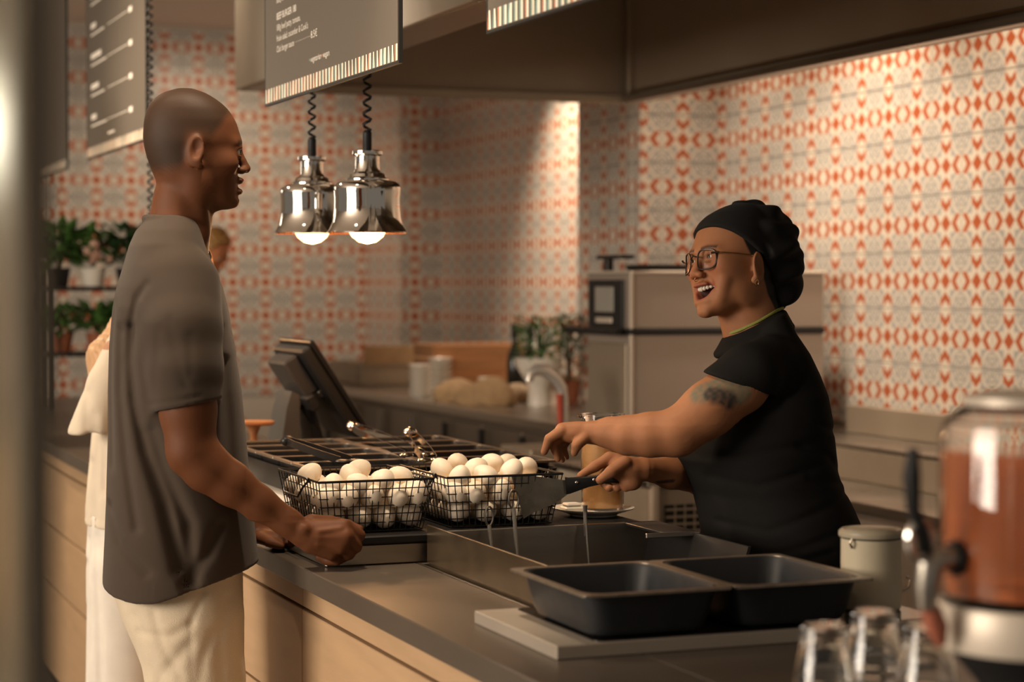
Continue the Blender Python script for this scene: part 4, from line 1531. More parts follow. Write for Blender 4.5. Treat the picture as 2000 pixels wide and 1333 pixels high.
# ------------------------------------------------------------------ the man at the counter
def build_man():
    Dm = 3.85
    org = (.80, 3.86, 0)
    man = thing('person', 'man in a taupe T-shirt and pale linen trousers standing at the counter', 'person', org)
    U = axis(-830, -270, 7, [(-735, -495, 2.5), (-420, -285, 2.5)])
    Wx = axis(-275, 230, 6, [(-90, 90, 3.2), (-200, -95, 2.6)])
    V = axis(-1475, 395, 9, [(145, 390, 2.5), (-555, -445, 2.5)])
    F = Field(U, Wx, V)
    # torso core, pelvis, legs inside the clothes
    F.put(stack_fn([(455, 300, 400, 70), (520, 275, 395, 130), (620, 262, 415, 150), (800, 256, 432, 150), (1000, 256, 440, 155), (1130, 250, 450, 160), (1210, 260, 450, 160)], R(10)),
          (-800, -230, -700), (-500, 230, 130), 0, m=0)
    for s_, du in ((-1, 0), (1, 4)):
        F.chain([P3(372 + du, 1180, 92 * s_), P3(378 + du, 1350, 92 * s_), P3(378, 1580, 92 * s_), P3(372, 1790, 92 * s_), P3(372, 1960, 92 * s_)], [86, 76, 56, 48, 36], 12)
        F.chain([P3(370, 1985, 92 * s_), P3(450, 2000, 98 * s_), P3(515, 2005, 104 * s_)], [34, 24, 18], 10)
    # neck
    F.chain([P3(362, 340), P3(356, 395), P3(350, 445), P3(342, 505)], [49, 53, 58, 66], 14)
    F.cone(P3(390, 352, -46), P3(396, 455, -22), 9, 9, 26)
    F.cone(P3(404, 405, 0), P3(398, 440, 0), 12, 10, 16)
    F.cone(P3(335, 490, -40), P3(340, 540, -110), 40, 42, 20)
    F.cone(P3(335, 490, 40), P3(340, 540, 110), 40, 42, 20)
    # near (right) arm
    F.chain([P3(352, 590, -150), P3(360, 700, -182), P3(366, 800, -195), P3(372, 872, -198)], [46, 50, 51, 46], 18)
    F.chain([P3(374, 884, -198), P3(402, 914, -190), P3(450, 946, -180), P3(505, 985, -168), P3(560, 1022, -156), P3(592, 1044, -152)], [46, 44, 39, 31, 25, 25], 16)
    F.ell(P3(352, 905, -200), (18, 18, 16), 14)
    # fist
    w0 = -150
    F.chain([P3(590, 1044, w0), P3(612, 1050, w0)], [25, 27], 8)
    kn = [P3(670, 1031, w0 + 6), P3(674, 1050, w0 - 6), P3(664, 1069, w0 - 4), P3(646, 1083, w0 + 4)]
    for q, (k_, r_) in enumerate(zip(kn, (17, 17, 16, 14))):
        F.cone(P3(606, 1036 + q * 9, w0), k_, 20, r_, 8)
    f1 = [[(670, 1031, 6), (699, 1047, 20), (690, 1066, 46), (662, 1062, 52)], [(674, 1050, -6), (694, 1068, 14), (678, 1082, 40), (652, 1074, 46)],
          [(664, 1069, -4), (680, 1083, 16), (660, 1094, 38), (638, 1084, 44)], [(646, 1083, 4), (658, 1095, 20), (640, 1098, 38), (622, 1090, 40)]]
    for ch, r_ in zip(f1, (13.5, 13.5, 12.5, 11)):
        F.chain([P3(x, y, w0 + z) for x, y, z in ch], [r_ + 1, r_, r_ - 1.5, r_ - 3], 2.5)
    F.chain([P3(606, 1024, w0 + 12), P3(645, 1022, w0 + 34), P3(678, 1028, w0 + 46), P3(703, 1036, w0 + 44)], [18, 14, 11, 8], 4)
    for a, b in (((622, 1040), (664, 1034)), ((622, 1052), (668, 1053)), ((620, 1064), (656, 1070))):
        F.cone(P3(*a, w0 - 22), P3(*b, w0 - 14), 3.2, 3.2, 7)
    F.ell(P3(592, 1036, w0 - 24), (11, 8, 10), 8)
    # far (left) arm, hand leaning on the worktop
    F.chain([P3(352, 590, 150), P3(380, 720, 185), P3(395, 860, 195)], [46, 46, 46], 18)
    F.chain([P3(395, 872, 195), P3(445, 960, 178), P3(498, 1040, 158)], [44, 36, 25], 14)
    F.ell(P3(518, 1050, 150), (26, 34, 15), 10)
    for q, (x1, y1, x2, y2, w_) in enumerate(((545, 1052, 573, 1068, 118), (540, 1056, 562, 1070, 138), (534, 1058, 551, 1071, 158), (526, 1060, 540, 1071, 176))):
        F.chain([P3(520, 1049, 128 + q * 15), P3(x1, y1 - 4, w_), P3(x2, y2, w_ - 4)], [12, 11, 8.5], 4)
    F.chain([P3(505, 1052, 120), P3(528, 1062, 100), P3(548, 1069, 96)], [13, 11, 9], 5)
    # head
    H = Head(P3(380, 300, 0), R(11), R(0), R(0), 1.0)
    T = build_head(F, H, 'parted')
    merge(F, T, 26)
    smooth_field(F, 1)

    skin, hair, lip = (.118, .041, .0155), (.030, .0155, .0075), (.078, .028, .015)

    def colour(P):
        c = interp_cols(P, skin)
        x, y, z = H.local(P[:, 0], P[:, 1], P[:, 2])
        hl = np.interp(x, [-110, -70, -30, -8, 18, 30, 45, 62, 72, 82], [-40, -42, -34, -10, 8, 22, 40, 66, 74, 84])
        noise = 4 * np.sin(P[:, 0] * .9) * np.sin(P[:, 2] * 1.1 + P[:, 1])
        near_head = (np.abs(y) < 90) & (z > -60)
        ear = np.exp(-(((x - 4) / 24) ** 4 + ((z + 2) / 38) ** 4)) * (np.abs(y) > 60)
        m = np.clip((z - hl + noise) / 22 + .3, 0, 1) * near_head * (1 - ear)
        c = blend(c, m * .92, hair)
        bro = np.exp(-((z - 19 - .05 * (np.abs(y) - 26)) / 4.5) ** 2) * (x > 62) * (np.abs(y) > 12) * (np.abs(y) < 46)
        c = blend(c, bro * .8, hair)
        lp = (x > 80) * (np.abs(y) < 21) * np.clip(1 - np.abs(z + 64) / 17, 0, 1) * 1.6
        c = blend(c, np.clip(lp, 0, 1) * .7, lip)
        # paler skin over the finger joints and palm side
        return c
    eyes(man, H, Dm)
    tt = part('teeth', man, mat('tooth', (.62, .55, .46), .3, var=.03), sphere((0, 0, 0), 1, 14, 8, (.010, .016, .0035)))
    tt.location = W3(H.pt(76, 0, -61), Dm, org)

    # T-shirt
    S = Field(axis(-830, -470, 3.4, []), axis(-285, 275, 4, []), axis(-625, 145, 3.4, []))
    torso = [(420, 306, 384, 60), (430, 286, 392, 80), (452, 264, 398, 122), (480, 250, 406, 160), (520, 238, 422, 184), (560, 226, 438, 198), (600, 217, 448, 204), (680, 211, 462, 206), (760, 209, 473, 206), (850, 209, 481, 207),
             (950, 206, 489, 210), (1050, 202, 499, 216), (1120, 198, 507, 220), (1185, 197, 510, 220)]
    lo, hi = (-900, -300, -640), (-400, 300, 150)
    S.put(stack_fn(torso, R(10)), lo, hi, 0, m=0)
    hem = ([198, 205, 250, 300, 340, 365, 400, 440, 475, 512], [1131, 1140, 1151, 1157, 1154, 1146, 1134, 1120, 1109, 1097])
    # folds
    for pts, wd, am in (([(288, 640), (284, 700), (294, 780), (318, 870), (352, 960), (384, 1085)], 15, 11), ([(262, 640), (262, 760), (276, 880), (300, 1010)], 12, 6),
                        ([(236, 600), (232, 740), (238, 900)], 11, 5), ([(330, 830), (352, 900), (396, 1000), (404, 1120)], 16, 9), ([(440, 640), (438, 720), (432, 800)], 11, 8),
                        ([(452, 1010), (432, 1060), (395, 1110)], 13, 7), ([(322, 556), (300, 584), (288, 630)], 9, 5), ([(232, 980), (262, 1040), (320, 1090)], 14, 5),
                        ([(452, 700), (462, 820), (468, 930)], 10, 5)):
        S.groove(pts, wd * .85, am * 1.2, 30)
    # sleeves: tubes cut off square at the hem, hollow at the end
    S2 = Field(*S.ax)
    S2.chain([P3(352, 560, -128), P3(356, 640, -172), P3(362, 720, -188), P3(365, 830, -197)], [76, 74, 69, 62], 10)
    S2.chain([P3(352, 560, 128), P3(366, 650, 176), P3(385, 820, 195)], [74, 70, 60], 10)

    def slv(u, w, v):
        yn = 797 + (u + 1000 - 305) * (776 - 797) / 120.0 + 0 * w
        return -(yn - 555) - v
    S2.put(slv, lo, hi, 2, 'clip', m=0)
    for pts, wd, am in (([(372, 620), (385, 680), (402, 740)], 8, 3.0), ([(352, 640), (345, 720), (340, 780)], 8, 2.5), ([(410, 650), (414, 720)], 7, 2.5), ([(306, 700), (322, 760)], 7, 2.2)):
        S2.groove(pts, wd, am * .6, -150)
    for sd in (-1, 1):
        S2.cone(P3(364, 745, 191 * sd), P3(370, 870, 199 * sd), 54.5, 54, 2, 'cut')
    S2.groove([(300, 782), (365, 772), (430, 760)], 2.5, 1.6, -120)
    S.d = smin(S.d, S2.d, 14)
    # neck opening and rib collar: level at the nape, dipping in front
    S.chain([P3(362, 385), P3(352, 430), P3(346, 455)], [58, 59, 54], 0, 'cut')
    S.cone(P3(385, 425, 0), P3(400, 488, 0), 40, 34, 8, 'cut')
    ring = []
    for k in range(33):
        a = 2 * math.pi * k / 32
        uu = 346 + 59 * math.cos(a)
        yy = np.interp(uu, [285, 321, 348, 367, 386, 405], [428, 430, 440, 453, 476, 504])
        ring.append(np.array([uu - 1000, 67 * math.sin(a), -(yy - 555)]))
    S.chain(ring, [8] * 33, 4)
    def hemcut(u, w, v):
        hy = np.interp(u.reshape(-1), np.array(hem[0]) - 1000.0, np.array(hem[1], float))[:, None, None]
        hy = hy + .02 * w
        return (-(hy - 555)) - v + 0 * w
    K_ = S.d.copy()
    S.put(hemcut, lo, hi, 2, 'clip', m=0)

    # hollow hem
    gv = S.ax[2][None, None, :]
    S.d = np.maximum(S.d, -np.maximum(K_ + 7, gv + (1085 - 555))).astype(np.float32)
    smooth_field(S, 1)
    tuck(F, S, lambda u, w, v: (v < -(530 - 555)) & (v > -(762 - 555)) & (u > -2000) & (w > -2000))
    fpart('body', man, F, Dm, SKIN, colour)
    TEE = cloth_material('tee_taupe', (.054, .039, .0285), .9, .2, 1300)
    fpart('t_shirt', man, S, Dm, TEE, None, 'taupe cotton T-shirt with short sleeves')

    # trousers
    Tq = Field(axis(-830, -480, 4.5, []), axis(-240, 240, 5.5, []), axis(-1440, -515, 5.5, [(-800, -520, 4)]))
    lo2, hi2 = (-900, -300, -1500), (-400, 300, -500)
    Tq.put(stack_fn([(1085, 222, 472, 186), (1150, 216, 474, 190), (1200, 232, 475, 190), (1262, 258, 474, 186), (1300, 275, 470, 170)], R(10)), lo2, hi2, 0, m=0)
    for s_ in (-1, 1):
        Tq.chain([P3(366, 1215, 88 * s_), P3(379, 1333, 94 * s_), P3(384, 1560, 95 * s_), P3(380, 1780, 95 * s_), P3(380, 1965, 95 * s_)], [104, 91, 80, 74, 70], 18)
    for pts, wd, am in (([(419, 1128), (416, 1150), (400, 1188)], 4.5, 4), ([(400, 1186), (402, 1260), (403, 1400), (400, 1700)], 3.5, 2.6), ([(400, 1190), (360, 1215), (300, 1210)], 9, 3.5), ([(395, 1230), (345, 1290), (310, 1400)], 11, 4),
                        ([(440, 1210), (420, 1260), (410, 1330)], 9, 4), ([(330, 1170), (345, 1230), (380, 1290)], 8, 3), ([(460, 1150), (450, 1240), (456, 1333)], 8, 3.5), ([(290, 1180), (320, 1260), (350, 1333)], 10, 3)):
        Tq.groove(pts, wd, am, 20)
    for s_ in (-1, 1):
        Tq.cone(P3(379, 1930, 95 * s_), P3(379, 2010, 95 * s_), 64, 64, 2, 'cut')
    smooth_field(Tq, 1)
    LINEN = cloth_material('linen_trousers', (.60, .50, .37), .9, .45, 500, var=.14)
    fpart('trousers', man, Tq, Dm, LINEN, None, 'pale linen trousers')
    for s_ in (-1, 1):
        Sh = Field(axis(-700, -440, 5, []), axis(92 * s_ - 70, 92 * s_ + 70, 5, []), axis(-1475, -1360, 4, []))
        Sh.chain([P3(365, 1978, 94 * s_), P3(450, 1996, 100 * s_), P3(518, 2003, 106 * s_)], [46, 36, 28], 12)
        Sh.put(lambda u, w, v: -1465 - v + 0 * u + 0 * w, (-900, -400, -1600), (-300, 400, -1300), 2, 'clip', m=0)
        fpart('shoe', man, Sh, Dm, mat('shoe_leather', (.55, .50, .44), .5))
    return man


build_man()


# ------------------------------------------------------------------ the cook
def build_cook():
    Dm = 4.0
    org = (1.94, 3.53, 0)
    ck = thing('person', 'laughing cook in black cap and T-shirt holding the spatula', 'person', org)
    U = axis(30, 700, 7, [(55, 265, 2.3), (340, 515, 2.1)])
    Wx = axis(-260, 230, 6, [(-85, 85, 2.8), (-185, -70, 2.5)])
    V = axis(-1425, 185, 9, [(-100, 130, 2.1), (-410, -260, 2.3)])
    F = Field(U, Wx, V)
    rot = R(21)
    core = [(650, 1440, 1535, 80), (700, 1430, 1555, 120), (770, 1400, 1580, 150), (900, 1365, 1590, 150), (1000, 1400, 1630, 160), (1080, 1410, 1640, 170), (1150, 1420, 1640, 165)]
    F.put(stack_fn(core, rot), (300, -230, -620), (700, 230, -80), 0, m=0)
    for s_ in (-1, 1):
        du = -34 * s_
        F.chain([P3(1535 + du, 1130, 88 * s_), P3(1535 + du, 1350, 90 * s_), P3(1535 + du, 1560, 88 * s_), P3(1540 + du, 1750, 88 * s_), P3(1540 + du, 1925, 88 * s_)], [92, 82, 58, 52, 36], 12)
        F.chain([P3(1540 + du, 1940, 88 * s_), P3(1470 + du, 1950, 75 * s_)], [34, 26], 10)
    # neck
    F.chain([P3(1462, 560, 0), P3(1468, 610, 0), P3(1474, 660, 0)], [51, 52, 52], 20)
    F.cone(P3(1430, 620, -5), P3(1440, 655, -5), 24, 26, 18)
    # near (left) arm
    F.chain([P3(1480, 725, -125), P3(1446, 752, -165), P3(1385, 800, -182), P3(1330, 842, -188)], [46, 52, 50, 45], 16)
    F.ell(P3(1318, 862, -186), (30, 24, 26), 16)
    F.chain([P3(1318, 846, -188), P3(1270, 850, -180), P3(1225, 851, -170), P3(1190, 846, -160), P3(1156, 845, -152)], [42, 40, 35, 27, 21], 14)
    # near hand, fingers hanging relaxed
    F.chain([P3(1156, 845, -152), P3(1135, 846, -148)], [21, 20], 8)
    F.ell(P3(1122, 846, -140), (34, 31, 20), 8)
    F.cone(P3(1132, 838, -150), P3(1098, 840, -152), 14, 13, 8)
    fs = [[(1098, 842, -158), (1073, 858, -158), (1063, 884, -154)], [(1098, 850, -142), (1079, 869, -144), (1090, 898, -140)], [(1104, 855, -126), (1088, 874, -128), (1099, 900, -124)], [(1110, 858, -112), (1100, 874, -114), (1108, 895, -110)]]
    for ch, r_ in zip(fs, (10.5, 9.6, 9.2, 8.2)):
        F.chain([P3(*q) for q in ch], [r_ + 1, r_ - 1, r_ - 3.4], 2)
    F.chain([P3(1142, 856, -165), P3(1127, 870, -172), P3(1122, 886, -168)], [12, 10, 7], 4)
    # far (right) arm with the spatula
    F.chain([P3(1455, 725, 115), P3(1445, 820, 145), P3(1430, 915, 145)], [42, 44, 42], 16)
    F.chain([P3(1425, 925, 150), P3(1372, 930, 80), P3(1310, 925, 15), P3(1258, 917, -35)], [42, 38, 30, 22], 14)
    F.chain([P3(1258, 917, -35), P3(1236, 920, -42)], [22, 23], 8)
    F.ell(P3(1222, 917, -46), (33, 22, 25), 8)
    F.ell(P3(1233, 945, -48), (21, 17, 15), 8)
    F.chain([P3(1208, 899, -30), P3(1191, 896, -28), P3(1163, 912, -36), P3(1134, 930, -46)], [13, 12, 10.5, 7.5], 5)       # forefinger along the grip
    F.chain([P3(1222, 904, -62), P3(1195, 922, -72), P3(1172, 939, -70)], [13, 11.5, 8.5], 5)                               # thumb
    for q in range(3):
        x = 1188 + 16 * q
        F.chain([P3(x + 12, 905 + 2 * q, -26), P3(x - 4, 922, -14), P3(x - 6, 945, -22), P3(x + 2, 955, -48)], [11.5, 10.5, 9.5, 8], 3)
    # head
    H = Head(P3(1437, 519, -5), R(180 + 28), R(7), R(9), .965)
    T = build_head(F, H, 'laugh', nose=.985, ear_z=-16, jaw=9, smile=1.0)
    merge(F, T, 24)
    smooth_field(F, 1)
    skin, dark, lip, blush = (.29, .122, .056), (.010, .008, .007), (.26, .068, .042), (.31, .098, .050)
    tatA = [P3(1365, 762, -225), P3(1410, 752, -225), P3(1445, 768, -225)]
    tatB = [P3(1392, 772, -225), P3(1425, 782, -225)]
    tatC = [P3(1283, 943, -20), P3(1316, 941, -20)]

    def colour(P):
        c = interp_cols(P, skin)
        x, y, z = H.local(P[:, 0], P[:, 1], P[:, 2])
        ch = np.exp(-(((x - 72) / 26) ** 2 + ((np.abs(y) - 40) / 20) ** 2 + ((z + 24) / 20) ** 2)) + .8 * np.exp(-(((x - 104) / 12) ** 2 + (y / 14) ** 2 + ((z + 32) / 12) ** 2))
        c = blend(c, ch * .6, blush)
        bro = np.exp(-((z - 22 + .12 * np.abs(np.abs(y) - 30)) / 3.8) ** 2) * (x > 55) * (np.abs(y) > 12) * (np.abs(y) < 50)
        c = blend(c, bro * .85, dark)
        # mouth
        zz = z + 67 - .0108 * y * y
        q = np.sqrt((y / 28) ** 2 + (zz / 12) ** 2)
        inside = (x > 45) * (x < 96)
        c = blend(c, np.clip((1.62 - q) * 3, 0, 1) * inside * (np.abs(y) < 35) * .75, lip)
        c = blend(c, np.clip((1.02 - q) * 8, 0, 1) * inside, (.030, .006, .004))
        # dark hair at the temples and nape
        hl = np.interp(x, [-110, -60, -22, -8, 14, 26, 36, 60, 95], [-130, -95, -40, 0, 2, 20, 42, 60, 74])
        hm = np.clip((z - hl) / 7, 0, 1) * (np.abs(y) < 78) * (z > -110) * (x < 40)
        c = blend(c, hm, dark)
        # tattoos
        nz = .5 + .5 * np.sin(P[:, 0] * .37 + 2 * np.sin(P[:, 2] * .23)) * np.sin(P[:, 2] * .41)
        nr = P[:, 1] < -120
        d1 = seg_dist(P, tatA)
        d2 = seg_dist(P, tatB)
        c = blend(c, np.clip((30 - d1) / 10, 0, 1) * nr * (.45 + .4 * nz), (.075, .105, .075))
        c = blend(c, np.clip((19 - d2) / 6, 0, 1) * nr * (.6 + .4 * nz), (.030, .024, .022))
        d3 = seg_dist(P * np.array([1, .0, 1]), [t * np.array([1, 0, 1]) for t in tatC])
        c = blend(c, np.clip((4.5 - d3) / 2, 0, 1) * (P[:, 1] < 30) * .85, (.02, .018, .018))
        return c
    eyes(ck, H, Dm, 11.0)
    L3 = lambda x, y, z: W3(H.pt(x, y, z), Dm, org)
    s = Dm / FPX * H.sc
    # teeth: one row of upper teeth on an arc
    TOO = mat('tooth', (.62, .55, .46), .3, var=.03)
    for k in range(-4, 5):
        a = k * .30
        y = 24 * math.sin(a) * .95
        t = part('tooth', ck, TOO, sphere((0, 0, 0), 1, 8, 6, (.0042, .0040, .0052 - .0004 * abs(k))))
        t.location = L3(58 + 23 * math.cos(a), y * 1.1, -58.5 + .0115 * y * y)
    # cap: wide band and a puffed, drooping crown
    CB = Field(axis(350, 600, 2.6, []), axis(-130, 130, 3, []), axis(-85, 190, 2.6, []))
    lo, hi = (300, -200, -150), (700, 200, 250)
    band = H.skull(7.5)

    def capfn(u, w, v):
        x, y, z = H.local(u, w, v)
        d = band(u, w, v)
        p1 = ell_fn(H.pt(-44, 0, 42), np.array([92, 92, 92]) * H.sc, H.M)(u, w, v)
        p2 = ell_fn(H.pt(-88, 0, -12), np.array([62, 72, 76]) * H.sc, H.M)(u, w, v)
        # gathered folds running back from the band
        ang = np.arctan2(y, x + 150)
        rad = np.sqrt(y * y + (x + 40) ** 2 + (z - 20) ** 2)
        a2 = np.arctan2(z - 40, -y)
        fold = 4.2 * np.sin(a2 * 11 + 1.5 * np.sin(x * .045)) * np.clip((20 - x) / 40, 0, 1) * np.clip((x + 150) / 50, 0, 1)
        fold += 3.0 * np.sin((x * .6 + z) * .085 + y * .06) * np.clip((10 - x) / 40, 0, 1)
        pf = smin(p1, p2, 26) + fold
        xs, zs = [-170, -128, -104, -86, -66, -40, -12, 5, 25, 50, 75, 100], [-118, -112, -104, -92, -60, -22, 8, 20, 34, 50, 64, 74]
        bot = np.interp(x, xs, zs)
        seam = np.interp(z, [-120, -60, 20, 60, 100, 140], [-75, -50, -22, 0, 16, 22])
        d = np.where(x > seam, d, np.minimum(d, 1e3))
        pf = np.maximum(pf, (x - seam) * .8)
        r = smin(d, pf, 3)
        return np.maximum(r, (bot - z) * H.sc * .75)
    CB.put(capfn, lo, hi, 0, m=0)
    smooth_field(CB, 1)
    CAPM = cloth_material('cap_cotton', (.011, .0100, .0095), .85, .2, 900, sheen=.02)
    fpart('cap', ck, CB, Dm, CAPM, None, 'black puffed cook cap with a wide band')
    # glasses
    FRAME = mat('spectacle_frame', (.035, .02, .014), .25, .3)
    GOLD = mat('gold_wire', (.65, .45, .22), .25, 1.0)
    gl = part('glasses_bridge', ck, FRAME, tube([L3(100, -12, 2), L3(104, 0, 6), L3(100, 12, 2)], .0016, 8))
    gl.name = 'glasses'
    for s_ in (-1, 1):
        loop = []
        for k in range(28):
            a = 2 * math.pi * k / 28
            ca, sa = math.cos(a), math.sin(a)
            n = 3.2
            q = (abs(ca) ** n + abs(sa) ** n) ** (-1 / n)
            yy, zz = 33 + 20.5 * ca * q, -5 + 20 * sa * q
            loop.append(L3(101 - .009 * (yy - 10) ** 2, yy * s_, zz))
        part('lens_rim', gl, FRAME, tube(loop, .0018, 8, closed=True))
        cen = L3(99, 33 * s_, -5)
        part('lens', gl, mat('lens_glass', (.03, .03, .03), .03, var=0, rvar=.01, alpha=.10, spec=.8), (loop + [cen], [(k, (k + 1) % 28, 28) for k in range(28)]))
        part('temple_arm', gl, GOLD, tube([L3(93, 52 * s_, 5), L3(84, 64 * s_, 6), L3(50, 75 * s_, 6), L3(8, 80 * s_, 6)], .0013, 8))
        part('hinge', gl, FRAME, tube([L3(95, 51 * s_, 5), L3(84, 63 * s_, 6)], .0022, 8))
    part('earring', ck, GOLD, tube([tuple(np.array(L3(8, 84, -50)) + np.array([.005 * math.cos(a), .002 * math.cos(a), .006 * math.sin(a)])) for a in np.linspace(0, 6.28, 13)[:-1]], .0011, 6, closed=True))
    part('nose_ring', ck, GOLD, tube([tuple(np.array(L3(101, 8, -43)) + np.array([.004 * math.cos(a), .001 * math.cos(a), .004 * math.sin(a)])) for a in np.linspace(0, 6.28, 11)[:-1]], .0008, 6, closed=True))

    # T-shirt
    S = Field(axis(320, 700, 3.2, []), axis(-270, 250, 4, []), axis(-600, -45, 3.2, []))
    lo, hi = (250, -300, -650), (750, 300, 0)
    tor = [(605, 1458, 1526, 60), (622, 1442, 1534, 78), (650, 1432, 1546, 96), (690, 1420, 1570, 128), (730, 1400, 1588, 150), (770, 1374, 1602, 174), (820, 1348, 1614, 176), (870, 1332, 1621, 174), (895, 1328, 1625, 172), (930, 1344, 1632, 168),
           (960, 1360, 1643, 166), (1010, 1373, 1667, 178), (1050, 1380, 1677, 186), (1090, 1384, 1673, 188), (1140, 1386, 1668, 188)]
    S.put(stack_fn(tor, rot), lo, hi, 0, m=0)
    S2 = Field(*S.ax)
    S2.chain([P3(1502, 712, -104), P3(1464, 738, -150), P3(1390, 795, -182)], [56, 62, 63], 12)
    S2.chain([P3(1460, 715, 110), P3(1450, 770, 140), P3(1440, 860, 150)], [52, 52, 52], 12)

    def slv(u, w, v):
        yn = np.where(w < 0, 728 + (u + 1000 - 1379) * (770 - 728) / 126.0, 800.0)
        return (-(yn - 555)) - v
    S2.put(slv, lo, hi, 2, 'clip', m=0)
    S.d = smin(S.d, S2.d, 10)
    # neckline: a slanting opening with a narrow rib
    nl = ([1400, 1415, 1440, 1475, 1510, 1530, 1560], [672, 664, 654, 637, 617, 610, 600])
    S.put(lambda u, w, v: v + (np.interp((u + 1000).reshape(-1), nl[0], nl[1])[:, None, None] - 555) + 0 * w, (395, -85, -130), (570, 85, 0), 4, 'clip', m=0)
    S.chain([P3(1462, 575), P3(1470, 625), P3(1474, 650)], [54, 55, 52], 3, 'cut')
    ring = []
    for k in range(41):
        a = 2 * math.pi * k / 40
        uu = 1473 + 57 * math.cos(a)
        ring.append(np.array([uu - 1000, 59 * math.sin(a), -(np.interp(uu, nl[0], nl[1]) - 553)]))
    S.chain(ring, [6.5] * 41, 4)
    for dy, gw in ((9, 3), (18, 8), (27, 14)):
        S.chain([q * np.array([1, 1 + gw / 59, 1]) + np.array([(q[0] - 473) * gw / 57, 0, -dy]) for q in ring], [8] * 41, 4)
    for pts, wd, am in (([(1500, 775), (1530, 750), (1545, 730)], 8, 5), ([(1400, 880), (1470, 870), (1600, 850)], 9, 3), ([(1380, 920), (1460, 935), (1610, 890)], 9, 3.2), ([(1400, 1010), (1480, 1020), (1640, 960)], 8, 3.4), ([(1390, 1060), (1500, 1062), (1660, 1010)], 8, 3.2),
                        ([(1540, 860), (1600, 880), (1640, 930)], 6, 3), ([(1560, 920), (1630, 940)], 6, 3), ([(1580, 820), (1622, 840)], 6, 3), ([(1380, 770), (1450, 800), (1500, 780)], 9, 3), ([(1400, 1080), (1480, 1085), (1600, 1060)], 7, 3)):
        S.groove(pts, wd, am, 60)
    K_ = S.d.copy()
    hemv = lambda u, w, v: (-(1102 - .06 * (u - 520) - 555)) - v + 0 * w
    S.put(hemv, lo, hi, 2, 'clip', m=0)
    S.d = np.maximum(S.d, -np.maximum(K_ + 7, S.ax[2][None, None, :] + 515)).astype(np.float32)
    smooth_field(S, 1)
    def covered(u, w, v):
        y = 555 - v
        x = u + 1000
        neckl = np.interp(x, [1415, 1440, 1475, 1510, 1530], [664, 654, 636, 616, 610]) + 22
        hem_ = np.where(w < -60, 728 + (x - 1379) * 42 / 126.0 - 10, np.where(x > 1405, 1100.0, 700.0))
        return (y > neckl) & (y < hem_)
    tuck(F, S, covered)
    fpart('body', ck, F, Dm, SKIN, colour)
    fpart('t_shirt', ck, S, Dm, cloth_material('tee_black', (.0105, .0095, .0088), .9, .2, 1200, sheen=.0), None, 'close fitting black T-shirt')
    # trousers
    Q = Field(axis(350, 700, 5, []), axis(-230, 230, 5.5, []), axis(-1400, -515, 7, [(-640, -515, 4)]))
    lo, hi = (300, -300, -1500), (800, 300, -400)
    Q.put(stack_fn([(1080, 1392, 1664, 182), (1150, 1392, 1662, 184), (1230, 1400, 1655, 180), (1290, 1410, 1650, 170)], rot), lo, hi, 0, m=0)
    for s_ in (-1, 1):
        du = -34 * s_
        Q.chain([P3(1530 + du, 1240, 90 * s_), P3(1535 + du, 1400, 92 * s_), P3(1538 + du, 1650, 90 * s_), P3(1540 + du, 1915, 90 * s_)], [102, 92, 78, 70], 14)
    for k in range(9):
        Q.groove([(1400 + k * 30, 1085), (1402 + k * 30, 1160), (1405 + k * 29, 1300)], 5, 3.2, 40)
    fpart('trousers', ck, Q, Dm, cloth_material('trousers_black', (.013, .012, .0115), .85, .2, 900), None, 'black gathered trousers')
    for s_ in (-1, 1):
        du = -34 * s_
        Sh = Field(axis(360, 680, 5, []), axis(88 * s_ - 80, 88 * s_ + 80, 5, []), axis(-1422, -1310, 4, []))
        Sh.chain([P3(1545 + du, 1928, 88 * s_), P3(1470 + du, 1944, 74 * s_), P3(1432 + du, 1950, 66 * s_)], [46, 36, 30], 12)
        Sh.put(lambda u, w, v: -1412 - v + 0 * u + 0 * w, (0, -400, -1600), (900, 400, -1200), 2, 'clip', m=0)
        fpart('shoe', ck, Sh, Dm, mat('shoe_black', (.02, .02, .02), .5))
    # necklace
    pts = []
    for k in range(29):
        a = math.pi * (.04 + 1.0 * k / 28)
        uu = 1472 + 56 * math.cos(a)
        ww = -55 * math.sin(a)
        yy = np.interp(uu, nl[0], nl[1]) - 10
        pts.append(W3((uu - 1000, ww, -(yy - 555)), Dm, org))
    part('necklace', ck, mat('green_cord', (.22, .24, .05), .6, var=.3, scale=200), tube(pts, .0032, 8))

    # spatula in the far hand
    sp = thing('spatula', 'wide steel spatula with a black riveted grip in the hand of the cook', 'spatula', tuple(np.array(W3(P3(1160, 942, -48), Dm, (0, 0, 0)))))
    so = np.array(sp.location)
    q3 = lambda x, y, w: W3(P3(x, y, w), Dm, so)
    blade = [(x, y, -92 + (x - 998) * .30) for x, y in ((998, 929), (1010, 928), (1045, 931), (1108, 940), (1112, 965), (1085, 985), (1040, 1004), (1023, 1015))]
    V = [q3(x, y, w) for x, y, w in blade] + [q3(x, y, w + 2.0) for x, y, w in blade]
    n = len(blade)
    Fc = [tuple(range(n)), tuple(range(2 * n - 1, n - 1, -1))] + [(i, (i + 1) % n, n + (i + 1) % n, n + i) for i in range(n)]
    part('blade', sp, mat('worn_blade', (.30, .27, .22), .28, .95, var=.5, scale=26), (V, Fc), smooth=0)
    loops = []
    for x, y, w, hh in ((1105, 950, -61, 17), (1112, 950, -58, 16), (1150, 942, -50, 10.5), (1190, 935, -45, 9), (1225, 932, -42, 10), (1245, 930, -40, 8)):
        loops.append([q3(x + .10 * hh * b_, y + hh * b_, w + a_ * 6) for a_, b_ in ((-1, -.75), (-.6, -1), (.6, -1), (1, -.75), (1, .75), (.6, 1), (-.6, 1), (-1, .75))])
